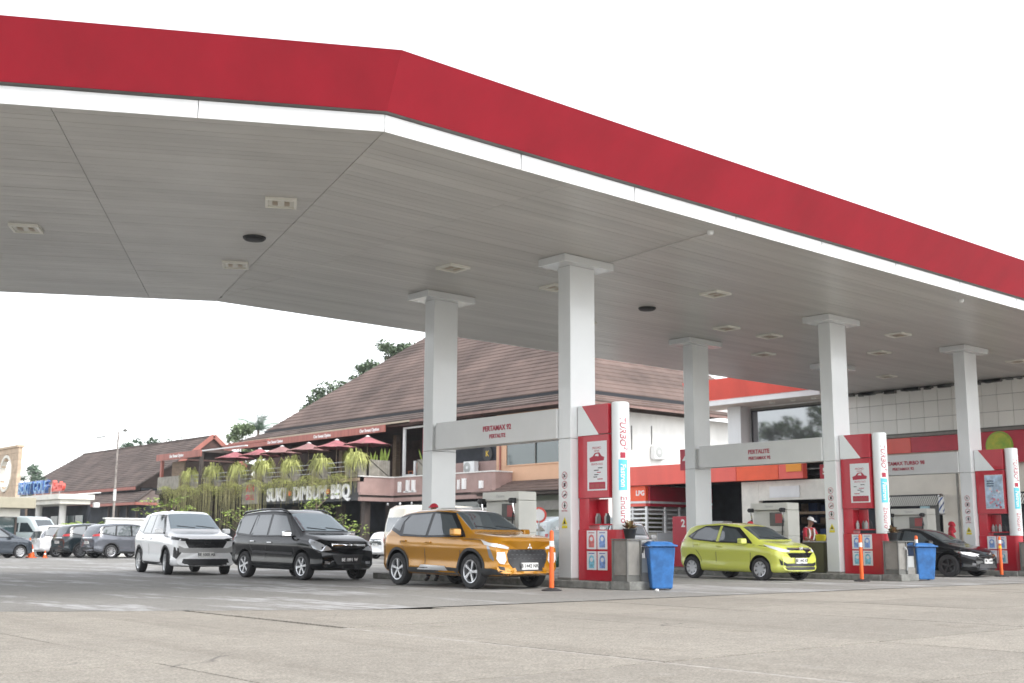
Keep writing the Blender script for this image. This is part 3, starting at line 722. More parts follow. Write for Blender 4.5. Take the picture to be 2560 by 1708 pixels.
def conform(bvh, poly, d, off=.004, step=.07, thick=.012):
    d = Vector(d).normalized(); u = Vector((0, 0, 1)).cross(d)
    if u.length < .1: u = Vector((0, 1, 0)).cross(d)
    u.normalize(); v = d.cross(u).normalized()
    P = [Vector(p) for p in poly]; o = P[0]
    q = [((p-o).dot(u), (p-o).dot(v)) for p in P]
    bm = bmesh.new(); f = bm.faces.new([bm.verts.new((a, b, 0)) for a, b in q])
    bmesh.ops.triangulate(bm, faces=[f])
    for ax in (0, 1):
        lo, hi = min(t[ax] for t in q), max(t[ax] for t in q); k = math.floor(lo/step)+1
        while k*step < hi:
            co = Vector((0, 0, 0)); co[ax] = k*step; no = Vector((0, 0, 0)); no[ax] = 1
            bmesh.ops.bisect_plane(bm, geom=bm.verts[:]+bm.edges[:]+bm.faces[:], plane_co=co, plane_no=no); k += 1
    bmesh.ops.remove_doubles(bm, verts=bm.verts, dist=.0005)
    top = {}; hitn = {}
    for vt in bm.verts:
        g = o+u*vt.co.x+v*vt.co.y
        h = bvh.ray_cast(g-d*3, d)
        if h[0] is None: h = bvh.find_nearest(g)
        nn = h[1] if h[1].dot(d) < 0 else -h[1]
        vt.co = h[0]+nn*off; top[vt] = nn
    # rim walls going back into the body
    bnd = [e for e in bm.edges if len(e.link_faces) == 1]
    r = bmesh.ops.extrude_edge_only(bm, edges=bnd)
    for g in r['geom']:
        if isinstance(g, bmesh.types.BMVert): g.co += d*thick
    bmesh.ops.recalc_face_normals(bm, faces=bm.faces)
    c = Vector(); 
    s = sum(f.normal.dot(d)*f.calc_area() for f in bm.faces)
    if s > 0: bmesh.ops.reverse_faces(bm, faces=bm.faces)
    me = bpy.data.meshes.new('panel'); bm.to_mesh(me); bm.free(); return me
WHEELS = {}
def wheel_meshes(r, style, rimm):
    key = (r, style)
    if key in WHEELS: return WHEELS[key]
    wd = .215; h = wd/2; rr = r*.655
    ty = MB().lathe([(rr, -h*.9), (r*.90, -h), (r*.975, -h*.86), (r, -h*.55), (r, h*.55), (r*.975, h*.86), (r*.90, h), (rr, h*.9), (rr*.97, 0), (rr, -h*.9)], ax='y', n=36)
    tyre = ty.mesh('tyre'); 
    rm = MB()
    rm.lathe([(rr*.985, -h*.92), (rr*1.02, -h*.97), (rr*.93, -h*.90), (rr*.90, -h*.55), (rr*.92, h*.6), (rr*.985, h*.9)], ax='y', n=36)
    rm.lathe([(0, -h*.86), (r*.10, -h*.84), (r*.13, -h*.7), (r*.13, -.02), (0, -.02)], ax='y', n=20)
    def spoke(a, a1, wi, wo, y):
        ca, sa = cos(a), sin(a); cb, sb = cos(a1), sin(a1)
        i, e = r*.09, rr*.95
        p = lambda rad, t, c, s_, yy: (rad*c-t*s_, yy, rad*s_+t*c)
        vs = [p(i, -wi, ca, sa, y), p(i, wi, ca, sa, y), p(e, wo, cb, sb, y-.004), p(e, -wo, cb, sb, y-.004)]
        vs += [(x, yy+.05, z) for x, yy, z in vs]
        rm.add(vs, [(0, 1, 2, 3), (7, 6, 5, 4), (0, 4, 5, 1), (1, 5, 6, 2), (2, 6, 7, 3), (3, 7, 4, 0)])
    if style == 'five':
        for k in range(5): a = 2*pi*k/5+.3; spoke(a, a+.24, .018, .034, -h*.84)
    elif style == 'ten':
        for k in range(10): a = 2*pi*k/10; spoke(a, a+.05, .016, .026, -h*.84)
    elif style == 'six':
        for k in range(6): a = 2*pi*k/6+.2; spoke(a, a, .020, .028, -h*.84)
    else:
        for k in range(8): a = 2*pi*k/8; spoke(a, a+.1, .024, .046, -h*.86)
    rim = rm.mesh('rim'); bk = MB().lathe([(0, -h*.25), (rr*.93, -h*.25), (rr*.93, -h*.1)], ax='y', n=30).mesh('brake_backing')
    for me, mt, sm in ((tyre, 'rubber', 1), (rim, rimm, 0), (bk, 'black', 0)):
        bm = bmesh.new(); bm.from_mesh(me); bmesh.ops.recalc_face_normals(bm, faces=bm.faces); bm.to_mesh(me); bm.free()
        me.materials.append(MT[mt]); me.shade_smooth(); me.set_sharp_from_angle(angle=radians(35))
    WHEELS[key] = (tyre, rim, bk); return WHEELS[key]
BODY = {}
def car(name, label, sp, loc, heading, paint, glass='car_glass', rim='silver', detail=True, plate=None, steer=0., group='cars', cat='car', windshield_mat=None):
    t = thing(name, label, cat, (loc[0], loc[1], 0), radians(heading), group)
    sh = car_shell(sp); me = sh.mesh('body')
    bm = bmesh.new(); bm.from_mesh(me); bmesh.ops.recalc_face_normals(bm, faces=bm.faces)
    bvh = BVHTree.FromBMesh(bm); bm.to_mesh(me); bm.free()
    body = link('body', me, paint, t)
    xa, xb = -sp['wb']/2, sp['wb']/2; r = sp['wr']; W = sp['W']/2
    cut = MB()
    for xw in (xa, xb): cut.cyl((xw, -2, r+.015), (xw, 2, r+.015), r+.055, n=40)
    cm = cut.mesh('cutter')
    bm = bmesh.new(); bm.from_mesh(cm); bmesh.ops.recalc_face_normals(bm, faces=bm.faces); bm.to_mesh(cm); bm.free()
    cm.materials.append(MT['black']); co = bpy.data.objects.new('cutter', cm); COL.objects.link(co); co.parent = t
    mod = body.modifiers.new('b', 'BOOLEAN'); mod.operation = 'DIFFERENCE'; mod.object = co; mod.solver = 'EXACT'
    mod.material_mode = 'TRANSFER'
    bpy.context.view_layer.update()
    dg = bpy.context.evaluated_depsgraph_get(); ev = body.evaluated_get(dg); nm = bpy.data.meshes.new_from_object(ev)
    body.modifiers.clear(); body.data = nm; bpy.data.objects.remove(co)
    nm.shade_smooth(); nm.set_sharp_from_angle(angle=radians(28))
    def C(n, poly, d, m, parent=t, **kw):
        me = conform(bvh, poly, d, **kw); return link(n, me, m, parent, True)
    def both(n, poly, d, m, parents=None, **kw):
        out = []
        for i, s in enumerate((1, -1)):
            out.append(C(n, [(x, y*s, z) for x, y, z in (poly if s == 1 else poly[::-1])], (d[0], d[1]*s, d[2]), m, parents[i] if parents else t, **kw))
        return out
    Y = W+.3
    # glass
    wsm = windshield_mat or glass
    sp_ws = sp['windshield']; C('windshield', sp_ws, (-.6, 0, -1) if sp.get('ws_dir') is None else sp['ws_dir'], wsm, off=.009, step=.07)
    bx_ = max(p[0] for p in sp_ws); bz_ = min(p[2] for p in sp_ws)
    if detail:
        for y_ in (.05, -.5): C('wiper', [(bx_-.06, y_+.50, bz_), (bx_-.045, y_+.50, bz_), (bx_-.16, y_, bz_), (bx_-.18, y_, bz_)], (-.6, 0, -1), 'black', off=.02, step=.2)
    if 'rearglass' in sp: C('rear_window', sp['rearglass'], (1, 0, -.25), glass, off=.006, step=.12)
    for i, poly in enumerate(sp['windows']):
        both('side_window', [(x, Y, z) for x, z in poly], (0, -1, 0), glass, off=.014, step=.06)
    for poly in sp.get('pillars', []): both('window_pillar', [(x, Y, z) for x, z in poly], (0, -1, 0), paint, off=.018, step=.06)
    if 'winframe' in sp: both('window_surround', [(x, Y, z) for x, z in sp['winframe']], (0, -1, 0), sp.get('winframe_mat', 'black_gloss'), off=.008, step=.06)
    # wheels
    tyre, rimm, bk = wheel_meshes(r, sp['rimstyle'], rim)
    for xw in (xa, xb):
        for s in (-1, 1):
            wo = bpy.data.objects.new('wheel', tyre); COL.objects.link(wo); wo.parent = t
            wo.location = (xw, s*(W-.125), r); wo.rotation_euler = (0, random.uniform(0, 6), (0 if s < 0 else pi) + (steer if xw > 0 else 0))
            for n_, d_ in (('rim', rimm), ('brake_disc', bk)):
                c = bpy.data.objects.new(n_, d_); COL.objects.link(c); c.parent = wo
    # wheel arch trims
    if sp.get('arch'):
        for xw in (xa, xb):
            R = r+.055; A = [(-.06+(pi+.12)*k/16) for k in range(17)]
            poly = [(xw+R*cos(a), Y, r+.015+R*sin(a)) for a in A]+[(xw+(R+.055)*cos(a), Y, r+.015+(R+.055)*sin(a)) for a in reversed(A)]
            both('arch_trim', poly, (0, -1, 0), sp['arch'], off=.012, step=.2, thick=.03)
    if sp.get('sill'):
        both('sill_trim', [(x, Y, z) for x, z in sp['sill']], (0, -1, 0), 'plastic_trim', off=.010, step=.2)
    for n_, poly, m_ in sp.get('side_extra', []): both(n_, [(x, Y, z) for x, z in poly], (0, -1, 0), m_, off=.012, step=.15)
    # lamps, grille
    for n_, poly, m_, d_ in sp.get('front_pair', []): both(n_, poly, d_, m_, off=.008, step=.06, thick=.03)
    for n_, poly, m_ in sp.get('front', []):
        C(n_, poly, (-1, 0, 0), m_, off=.009 if n_ in ('grille', 'lower_intake') else .014, step=.1, thick=.03)
    for n_, poly, m_, d_ in sp.get('rear_pair', []): both(n_, poly, d_, m_, off=.008, step=.06, thick=.03)
    for n_, poly, m_ in sp.get('rear', []): C(n_, poly, (1, 0, 0), m_, off=.010, step=.1, thick=.03)
    # seams
    def seam(pts, n_='door_gap', wd=.007):
        for s in (1, -1):
            poly = []
            up = []; dn = []
            for k, (x, z) in enumerate(pts):
                a = Vector(pts[max(k-1, 0)]); b = Vector(pts[min(k+1, len(pts)-1)]); d_ = (b-a).normalized(); nn = Vector((-d_.y, d_.x))*wd
                up.append((x+nn.x, s*Y, z+nn.y)); dn.append((x-nn.x, s*Y, z-nn.y))
            C(n_, up+dn[::-1], (0, -s, 0), 'black', off=.0015, step=.25, thick=.004)
    if detail:
        for p in sp.get('seams', []): seam(p)
        for x, z in sp.get('handles', []):
            for s in (1, -1):
                h = bvh.ray_cast(Vector((x, s*3, z)), Vector((0, -s, 0)))[0]
                MB().box(x-.10, x+.10, h.y-.012 if s > 0 else h.y-.035, h.y+.035 if s > 0 else h.y+.012, z-.018, z+.018).build('door_handle', sp.get('handle_mat', paint), t, bevel=.012)
    # mirrors
    mx, mz = sp['mirror']
    for s in (1, -1):
        h = bvh.ray_cast(Vector((mx, s*3, mz-.05)), Vector((0, -s, 0)))[0]; y0 = abs(h.y)-.02
        mb = MB(); o = [(mx-.05, y0+.05), (mx+.13, y0+.07), (mx+.10, y0+.26), (mx-.05, y0+.27)]
        mb.hexa([(x, y*s, mz-.065) for x, y in o], [(x-.01, y*s, mz+.085) for x, y in o]); mo = mb.build('wing_mirror', sp.get('mirror_mat', paint), t, bevel=.035, segs=3)
        MB().bar((mx+.04, s*y0, mz-.05), (mx+.04, s*(y0+.12), mz-.03), .05, .03).build('mirror_arm', 'black', mo)
        MB().box(mx-.066, mx-.058, min(s*(y0+.08), s*(y0+.24)), max(s*(y0+.08), s*(y0+.24)), mz-.04, mz+.06).build('mirror_glass', 'car_glass', mo)
    # plates
    for which, sgn in (('front', 1), ('rear', -1)):
        if plate and sp.get('plate_'+which):
            z = sp['plate_'+which]; h = bvh.ray_cast(Vector((3*sgn, 0, z)), Vector((-sgn, 0, 0)))[0]
            X = h.x + sgn*.03; bgm, fgm = ('plate_white', 'ink') if plate[1] == 'w' else ('plate_black', 'ink_white')
            po = MB().box(min(X, X-sgn*.05), max(X, X-sgn*.05), -.215, .215, z-.07, z+.07).build('number_plate', bgm, t, bevel=.006, segs=1)
            text('plate_characters', plate[0], .105, fgm, po, (X+sgn*.001, 0, z+.005), FACE_X if sgn > 0 else FACE_U, world=False, depth=.002, sx=.95, bold=.002)
    if 'extra' in sp: sp['extra'](t, bvh, C, both, paint)
    return t
def hatchstyle(**k): return k
def FP(pts, x=2.6): return [(x, y, z) for y, z in pts]
mk('lamp_mid', (.50, .52, .55), .10, metal=.4, ior=1.8)
mk('lamp_pearl', (.72, .74, .77), .18, metal=.15, coat=.6)
# --- compact SUV (gold)
def gold_extra(t, bvh, C, both, paint):
    for z in (.61, .69, .77):                      # studs of the grille
        for k in range(-4, 5):
            y = k*.115+(.055 if abs(z-.69) < .01 else 0); h = bvh.ray_cast(Vector((3, y, z)), Vector((-1, 0, 0)))
            if h[0] and abs(y) < .5: MB().box(h[0].x, h[0].x+.014, y-.032, y+.032, z-.010, z+.010).build('grille_stud', 'dark_alloy', t)
    h = bvh.ray_cast(Vector((3, 0, .86)), Vector((-1, 0, 0)))[0]
    m = MB(); X = h.x+.012
    for a in (90, 210, 330):
        c, s_ = cos(radians(a)), sin(radians(a)); q = [(0, 0), (.035*c-.018*s_, .035*s_+.018*c), (.07*c, .07*s_), (.035*c+.018*s_, .035*s_-.018*c)]
        m.add([(X, -y, .85+z) for y, z in q]+[(X+.012, -y, .85+z) for y, z in q], [(0, 1, 2, 3), (7, 6, 5, 4), (0, 4, 5, 1), (1, 5, 6, 2), (2, 6, 7, 3), (3, 7, 4, 0)])
    m.build('emblem', 'chrome', t)
gold = dict(wb=2.65, W=1.81, wr=.35, xr=-2.19, xf=2.19, rimstyle='five', bow=.13, rake=.02,
    top=[(-2.19, .98), (-2.12, 1.10), (-1.95, 1.24), (-1.72, 1.50), (-1.5, 1.59), (-1.0, 1.645), (-.3, 1.66), (.2, 1.635), (.48, 1.57), (1.18, 1.14), (1.5, 1.11), (1.9, 1.07), (2.10, 1.03), (2.19, .95)],
    belt=[(-2.19, .93), (-1.9, 1.10), (-1, 1.05), (0, 1.02), (1.1, 1.0), (1.7, .99), (2.05, .96), (2.19, .88)], bottom=[(-2.19, .38), (-1.9, .27), (-1.3, .24), (1.4, .23), (2.0, .26), (2.19, .32)],
    plan=[(-2.19, .70), (-2.05, .82), (-1.8, .885), (-1.2, .905), (1.3, .905), (1.8, .895), (2.05, .86), (2.19, .79)], roofw=[(-2.1, .62), (-1.6, .60), (0, .635), (.5, .62), (1.18, .70), (2.1, .68)],
    windshield=[(.50, -.56, 1.7), (1.14, -.66, 1.3), (1.17, 0, 1.3), (1.14, .66, 1.3), (.50, .56, 1.7), (.47, 0, 1.7)], rearglass=[(-3, -.5, 1.50), (-3, -.58, 1.22), (-3, .58, 1.22), (-3, .5, 1.50)],
    windows=[[(.86, 1.08), (.36, 1.50), (-.22, 1.54), (-.22, 1.07)], [(-.32, 1.07), (-.32, 1.54), (-1.12, 1.51), (-1.28, 1.36), (-1.18, 1.10)], [(-1.36, 1.17), (-1.36, 1.36), (-1.24, 1.49), (-1.62, 1.44), (-1.80, 1.28)]],
    winframe=[(1.06, 1.04), (.42, 1.545), (-.2, 1.585), (-1.2, 1.555), (-1.68, 1.47), (-1.9, 1.24), (-1.25, 1.06), (-.3, 1.03)],
    arch='plastic_trim', sill=[(-.92, .30), (.92, .28), (.92, .40), (.6, .42), (-.92, .40)], side_extra=[('sill_plate', [(-.55, .36), (.55, .35), (.45, .44), (-.40, .46)], 'silver')],
    seams=[[(1.0, 1.02), (.98, .72), (.93, .42)], [(-.27, 1.05), (-.27, .42)], [(-1.2, 1.08), (-1.22, .95), (-1.08, .80), (-.9, .62), (-.9, .42)], [(1.05, 1.0), (1.5, .99), (1.75, .96)]],
    handles=[(-.15, .93), (-1.08, .96)], mirror=(.86, 1.13), plate_front=.46,
    front_pair=[('headlight', [(2.1, .50, .835), (2.05, .60, .885), (1.85, .82, .925), (1.72, .90, .985), (1.82, .90, .885), (1.95, .80, .845), (2.1, .52, .80)], 'lamp_pearl', (-1, -.55, 0)),
                ('running_lamp', [(1.9, .86, .865), (1.88, .90, .86), (1.95, .88, .64), (2.0, .82, .56), (2.0, .80, .60), (1.96, .83, .72)], 'lamp_clear', (-1, -.7, 0)),
                ('chrome_wedge', [(2.1, .60, .745), (2.02, .77, .735), (2.02, .77, .60), (2.05, .72, .52), (2.12, .62, .50), (2.1, .56, .58)], 'lamp_pearl', (-1, -.3, 0)),
                ('bumper_cladding', [(2.15, .56, .25), (1.75, .90, .25), (1.70, .92, .42), (1.98, .84, .42), (2.1, .66, .36)], 'plastic_trim', (-1, -.6, 0)), ('fog_slot', [(2.1, .60, .44), (2.02, .74, .47), (2.05, .70, .40), (2.1, .60, .38)], 'plastic_trim', (-1, -.3, 0))],
    front=[('grille', FP([(-.46, .80), (.46, .80), (.53, .70), (.50, .56), (.42, .44), (.36, .36), (-.36, .36), (-.42, .44), (-.50, .56), (-.53, .70)]), 'black'), ('skid_plate', FP([(-.55, .37), (-.36, .43), (-.34, .36), (.34, .36), (.36, .43), (.55, .37), (.50, .29), (-.50, .29)]), paint_gold := 'paint_gold'), ('lower_intake', FP([(-.48, .285), (.48, .285), (.45, .245), (-.45, .245)]), 'plastic_trim')],
    rear_pair=[('taillight', [(-2.1, .5, 1.02), (-2.1, .80, 1.06), (-2.1, .84, .96), (-2.1, .5, .94)], 'lamp_red', (1, -.4, 0))], extra=gold_extra)
# --- boxy people carrier (black)
def innova_extra(t, bvh, C, both, paint):
    for s in (1, -1):
        MB().tube([(-1.95, s*.60, 1.62), (-1.8, s*.61, 1.69), (-.9, s*.62, 1.74), (0.0, s*.62, 1.73), (.25, s*.60, 1.68), (.38, s*.59, 1.62)], [.02, .026, .026, .026, .026, .02], 8).build('roof_rail', 'black_gloss', t, True)
    for z in (.80, .845, .89):
        C('grille_bar', FP([(-.48, z+.012), (.48, z+.012), (.48, z-.012), (-.48, z-.012)]), (-1, 0, 0), 'chrome' if z == .845 else 'dark_alloy', off=.02, step=.15, thick=.03)
    h = bvh.ray_cast(Vector((3, 0, .845)), Vector((-1, 0, 0)))[0]; r_ = ring(0, .845, .065, .018, 20); r_.v = [(h.x+.03, y*1.4, z) for _, y, z in r_.v]; r_.build('emblem', 'chrome', t, fix=False)
    both('side_moulding', [(x, 1.3, z) for x, z in ((-.95, .70), (.95, .66), (.95, .61), (-.95, .65))], (0, -1, 0), 'dark_alloy', off=.014, step=.3)
innova = dict(wb=2.75, W=1.78, wr=.335, xr=-2.32, xf=2.24, rimstyle='six', bow=.17, rake=.08,
    top=[(-2.32, .90), (-2.26, 1.08), (-2.18, 1.25), (-2.02, 1.58), (-1.85, 1.68), (-1.2, 1.73), (-.5, 1.745), (.1, 1.72), (.42, 1.63), (1.22, 1.13), (1.6, 1.08), (1.95, 1.0), (2.12, .94), (2.24, .84)],
    belt=[(-2.32, .86), (-2.1, 1.06), (-1, 1.04), (0, 1.02), (1.2, 1.0), (1.8, .94), (2.1, .87), (2.24, .77)], bottom=[(-2.32, .40), (-2.0, .28), (-1.3, .24), (1.4, .22), (2.0, .24), (2.24, .30)],
    plan=[(-2.32, .72), (-2.2, .82), (-1.9, .87), (-1.2, .885), (1.3, .885), (1.8, .87), (2.05, .83), (2.24, .74)], roofw=[(-2.2, .66), (-1.8, .645), (0, .66), (.45, .63), (1.2, .70), (2.1, .64)],
    windshield=[(.46, -.57, 1.7), (1.17, -.67, 1.3), (1.20, 0, 1.3), (1.17, .67, 1.3), (.46, .57, 1.7), (.43, 0, 1.7)], rearglass=[(-3, -.56, 1.60), (-3, -.60, 1.20), (-3, .60, 1.20), (-3, .56, 1.60)],
    windows=[[(.82, 1.08), (.30, 1.56), (-.25, 1.60), (-.25, 1.08)], [(-.35, 1.08), (-.35, 1.60), (-.95, 1.60), (-1.05, 1.08)], [(-1.02, 1.16), (-.99, 1.56), (-1.05, 1.58), (-1.14, 1.08)], [(-1.22, 1.10), (-1.08, 1.60), (-1.75, 1.57), (-1.95, 1.42), (-2.02, 1.16)]],
    winframe=[(.98, 1.05), (.36, 1.62), (-.2, 1.65), (-1.1, 1.65), (-1.80, 1.61), (-2.0, 1.46), (-2.07, 1.12), (-1.1, 1.05)],
    sill=[(-.95, .27), (.95, .25), (.95, .33), (-.95, .35)],
    seams=[[(1.02, 1.02), (1.02, .70), (.95, .34)], [(-.30, 1.05), (-.30, .34)], [(-1.12, 1.05), (-1.14, .9), (-.96, .66), (-.92, .34)]],
    handles=[(-.10, .90), (-.95, .93)], handle_mat='chrome', mirror=(.80, 1.10), mirror_mat='chrome', plate_front=.49,
    front_pair=[('headlight', [(2.1, .46, .73), (2.05, .52, .80), (1.85, .74, .93), (1.70, .84, .985), (1.72, .88, .93), (1.88, .86, .77), (2.02, .72, .70)], 'lamp_mid', (-1, -.6, 0)), ('fog_lamp', [(2.1, .52, .46), (2.1, .66, .47), (2.1, .66, .40), (2.1, .52, .39)], 'lamp_clear', (-1, -.3, 0))],
    front=[('grille', FP([(-.52, .91), (.52, .91), (.40, .77), (-.40, .77)]), 'plastic_trim'), ('lower_intake', FP([(-.46, .62), (.46, .62), (.34, .38), (-.34, .38)]), 'plastic_trim')],
    rear_pair=[('taillight', [(-2.2, .66, 1.25), (-2.2, .82, 1.25), (-2.2, .86, .95), (-2.2, .68, .95)], 'lamp_red', (1, -.5, 0))], rear=[('chrome_bar', FP([(-.4, 1.0), (.4, 1.0), (.4, .95), (-.4, .95)], -3), 'chrome')], extra=innova_extra)
# --- tall rounded people carrier (white)
def zenix_extra(t, bvh, C, both, paint):
    h = bvh.ray_cast(Vector((3, 0, .87)), Vector((-1, 0, 0)))[0]; r_ = ring(0, .87, .06, .014, 20); r_.v = [(h.x+.03, y*1.45, z) for _, y, z in r_.v]; r_.build('emblem', 'chrome', t, fix=False)
    r2 = ring(0, .885, .032, .010, 16); r2.v = [(h.x+.031, y*1.1, z) for _, y, z in r2.v]; r2.build('emblem_inner', 'chrome', t, fix=False)
    for z in (.76, .80, .84, .91, .95):
        C('grille_bar', FP([(-.5, z+.006), (.5, z+.006), (.5, z-.006), (-.5, z-.006)]), (-1, 0, 0), 'dark_alloy', off=.012, step=.2, thick=.02)
    MB().box(-1.45, -1.25, -.02, .02, 1.79, 1.84).build('antenna_fin', 'paint_white', t, bevel=.01)
zenix = dict(wb=2.85, W=1.85, wr=.345, xr=-2.38, xf=2.34, rimstyle='ten', bow=.12, rake=.03,
    top=[(-2.38, .95), (-2.30, 1.15), (-2.2, 1.30), (-2.0, 1.62), (-1.8, 1.72), (-1.2, 1.78), (-.5, 1.795), (.1, 1.77), (.45, 1.69), (1.25, 1.20), (1.6, 1.15), (2.0, 1.10), (2.2, 1.06), (2.34, .98)],
    belt=[(-2.38, .9), (-2.1, 1.12), (-1, 1.10), (0, 1.08), (1.2, 1.05), (1.8, 1.02), (2.15, .98), (2.34, .90)], bottom=[(-2.38, .40), (-2.0, .28), (-1.3, .24), (1.4, .22), (2.05, .22), (2.34, .26)],
    plan=[(-2.38, .74), (-2.25, .86), (-1.9, .915), (-1.2, .925), (1.3, .925), (1.85, .91), (2.15, .875), (2.34, .81)], roofw=[(-2.2, .66), (-1.8, .65), (0, .69), (.45, .66), (1.2, .74), (2.2, .72)],
    windshield=[(.50, -.60, 1.8), (1.20, -.70, 1.4), (1.23, 0, 1.4), (1.20, .70, 1.4), (.50, .60, 1.8), (.47, 0, 1.8)], rearglass=[(-3, -.56, 1.62), (-3, -.62, 1.28), (-3, .62, 1.28), (-3, .56, 1.62)],
    windows=[[(.90, 1.14), (.36, 1.60), (-.25, 1.65), (-.25, 1.14)], [(-.34, 1.14), (-.34, 1.65), (-1.05, 1.64), (-1.15, 1.16)], [(-1.25, 1.17), (-1.14, 1.64), (-1.7, 1.58), (-2.02, 1.30)]],
    winframe=[(1.06, 1.11), (.42, 1.65), (-.2, 1.69), (-1.1, 1.68), (-1.8, 1.61), (-2.12, 1.26), (-1.1, 1.12)],
    arch='plastic_trim', sill=[(-.95, .27), (.95, .25), (.95, .33), (-.95, .35)],
    seams=[[(1.05, 1.05), (1.03, .72), (.98, .34)], [(-.30, 1.10), (-.30, .34)], [(-1.2, 1.12), (-1.2, .9), (-1.02, .70), (-.98, .34)], [(1.1, 1.06), (1.6, 1.03), (2.0, .99)]],
    handles=[(-.12, .98), (-1.02, 1.0)], mirror=(.92, 1.19), plate_front=.55,
    front_pair=[('headlight', [(2.25, .50, .985), (2.1, .80, 1.02), (1.92, .93, 1.05), (2.0, .92, .96), (2.2, .70, .93), (2.25, .52, .92)], 'black_gloss', (-1, -.5, 0)), ('corner_vent', [(2.2, .60, .70), (2.12, .86, .76), (2.1, .87, .50), (2.15, .78, .44), (2.2, .72, .54)], 'black', (-1, -.35, 0))],
    front=[('bumper_panel', FP([(-.60, .73), (.60, .73), (.76, .80), (.74, .62), (.60, .60), (-.60, .60), (-.74, .62), (-.76, .80)]), 'lower_grey'), ('grille', FP([(-.54, .975), (.54, .975), (.58, .90), (.48, .735), (-.48, .735), (-.58, .90)]), 'black'), ('lower_intake', FP([(-.62, .44), (.62, .44), (.68, .26), (-.68, .26)]), 'black')],
    rear_pair=[('taillight', [(-2.2, .45, 1.20), (-2.2, .84, 1.24), (-2.2, .87, 1.12), (-2.2, .45, 1.10)], 'lamp_red', (1, -.4, 0))], plate_rear=.80, extra=zenix_extra)
# --- small hatchback (lime)
def brio_extra(t, bvh, C, both, paint):
    h = bvh.ray_cast(Vector((3, 0, .80)), Vector((-1, 0, 0)))[0]; X = h.x+.02; m = MB()
    for s in (-1, 1): m.bar((X, s*.055, .855), (X, s*.04, .755), .02, .018)
    m.bar((X, -.045, .805), (X, .045, .805), .018, .02); m.build('emblem', 'chrome', t)
brio = dict(wb=2.405, W=1.68, wr=.29, xr=-1.83, xf=1.985, rimstyle='eight', bow=.24, rake=.08,
    top=[(-1.83, .92), (-1.78, 1.05), (-1.68, 1.2), (-1.52, 1.38), (-1.3, 1.44), (-.6, 1.485), (0, 1.475), (.30, 1.42), (.48, 1.35), (1.12, 1.00), (1.45, .95), (1.75, .88), (1.9, .81), (1.985, .70)],
    belt=[(-1.83, .86), (-1.6, 1.02), (-.8, .96), (0, .92), (1.1, .88), (1.6, .82), (1.85, .76), (1.985, .64)], bottom=[(-1.83, .36), (-1.6, .24), (-1.2, .2), (1.3, .18), (1.75, .20), (1.985, .25)],
    plan=[(-1.83, .66), (-1.7, .77), (-1.4, .82), (-1.0, .84), (1.2, .84), (1.6, .815), (1.85, .755), (1.985, .64)], roofw=[(-1.7, .56), (-1.3, .56), (0, .59), (.48, .57), (1.1, .64), (1.85, .58)],
    windshield=[(.50, -.50, 1.5), (1.07, -.60, 1.1), (1.10, 0, 1.1), (1.07, .60, 1.1), (.50, .50, 1.5), (.47, 0, 1.5)], rearglass=[(-3, -.48, 1.36), (-3, -.55, 1.05), (-3, .55, 1.05), (-3, .48, 1.36)],
    windows=[[(.72, .96), (.25, 1.30), (-.20, 1.365), (-.22, .985)], [(-.34, .99), (-.32, 1.375), (-.85, 1.36), (-1.1, 1.24), (-1.20, 1.06)], [(-1.26, 1.08), (-1.16, 1.22), (-1.12, 1.25), (-1.34, 1.14)]],
    winframe=[(.92, .93), (.34, 1.345), (-.2, 1.41), (-.85, 1.40), (-1.16, 1.29), (-1.42, 1.12), (-1.2, 1.03), (-.3, .955)],
    pillars=[[(-.235, .975), (-.22, 1.385), (-.30, 1.385), (-.325, .98)]],
    seams=[[(.88, .93), (.92, .70), (.86, .30)], [(-.28, .96), (-.30, .30)], [(-1.16, 1.0), (-1.12, .85), (-.95, .70), (-.85, .55), (-.82, .30)], [(.95, .90), (1.4, .86)]],
    handles=[(-.18, .86), (-1.0, .90)], mirror=(.68, .98), plate_front=.50,
    front_pair=[('headlight', [(1.85, .40, .755), (1.75, .55, .80), (1.5, .76, .885), (1.42, .82, .91), (1.55, .80, .82), (1.75, .66, .74), (1.85, .45, .715)], 'lamp_pearl', (-1, -.6, 0)), ('corner_vent', [(1.8, .66, .50), (1.75, .70, .55), (1.8, .68, .40), (1.85, .50, .38), (1.85, .50, .43)], 'black', (-1, -.3, 0))],
    front=[('grille', FP([(-.46, .80), (.46, .80), (.46, .68), (.36, .585), (-.36, .585), (-.46, .68)]), 'black_gloss'), ('chrome_bar', FP([(-.45, .825), (.45, .825), (.42, .79), (-.42, .79)]), 'chrome'), ('lower_intake', FP([(-.50, .44), (.50, .44), (.56, .36), (-.56, .36)]), 'black'), ('lip', FP([(-.58, .345), (.58, .345), (.52, .27), (-.52, .27)]), 'plastic_trim')],
    rear_pair=[('taillight', [(-1.7, .60, 1.04), (-1.65, .80, 1.06), (-1.6, .82, .98), (-1.7, .62, .90)], 'lamp_red', (1, -.7, 0))], extra=brio_extra)
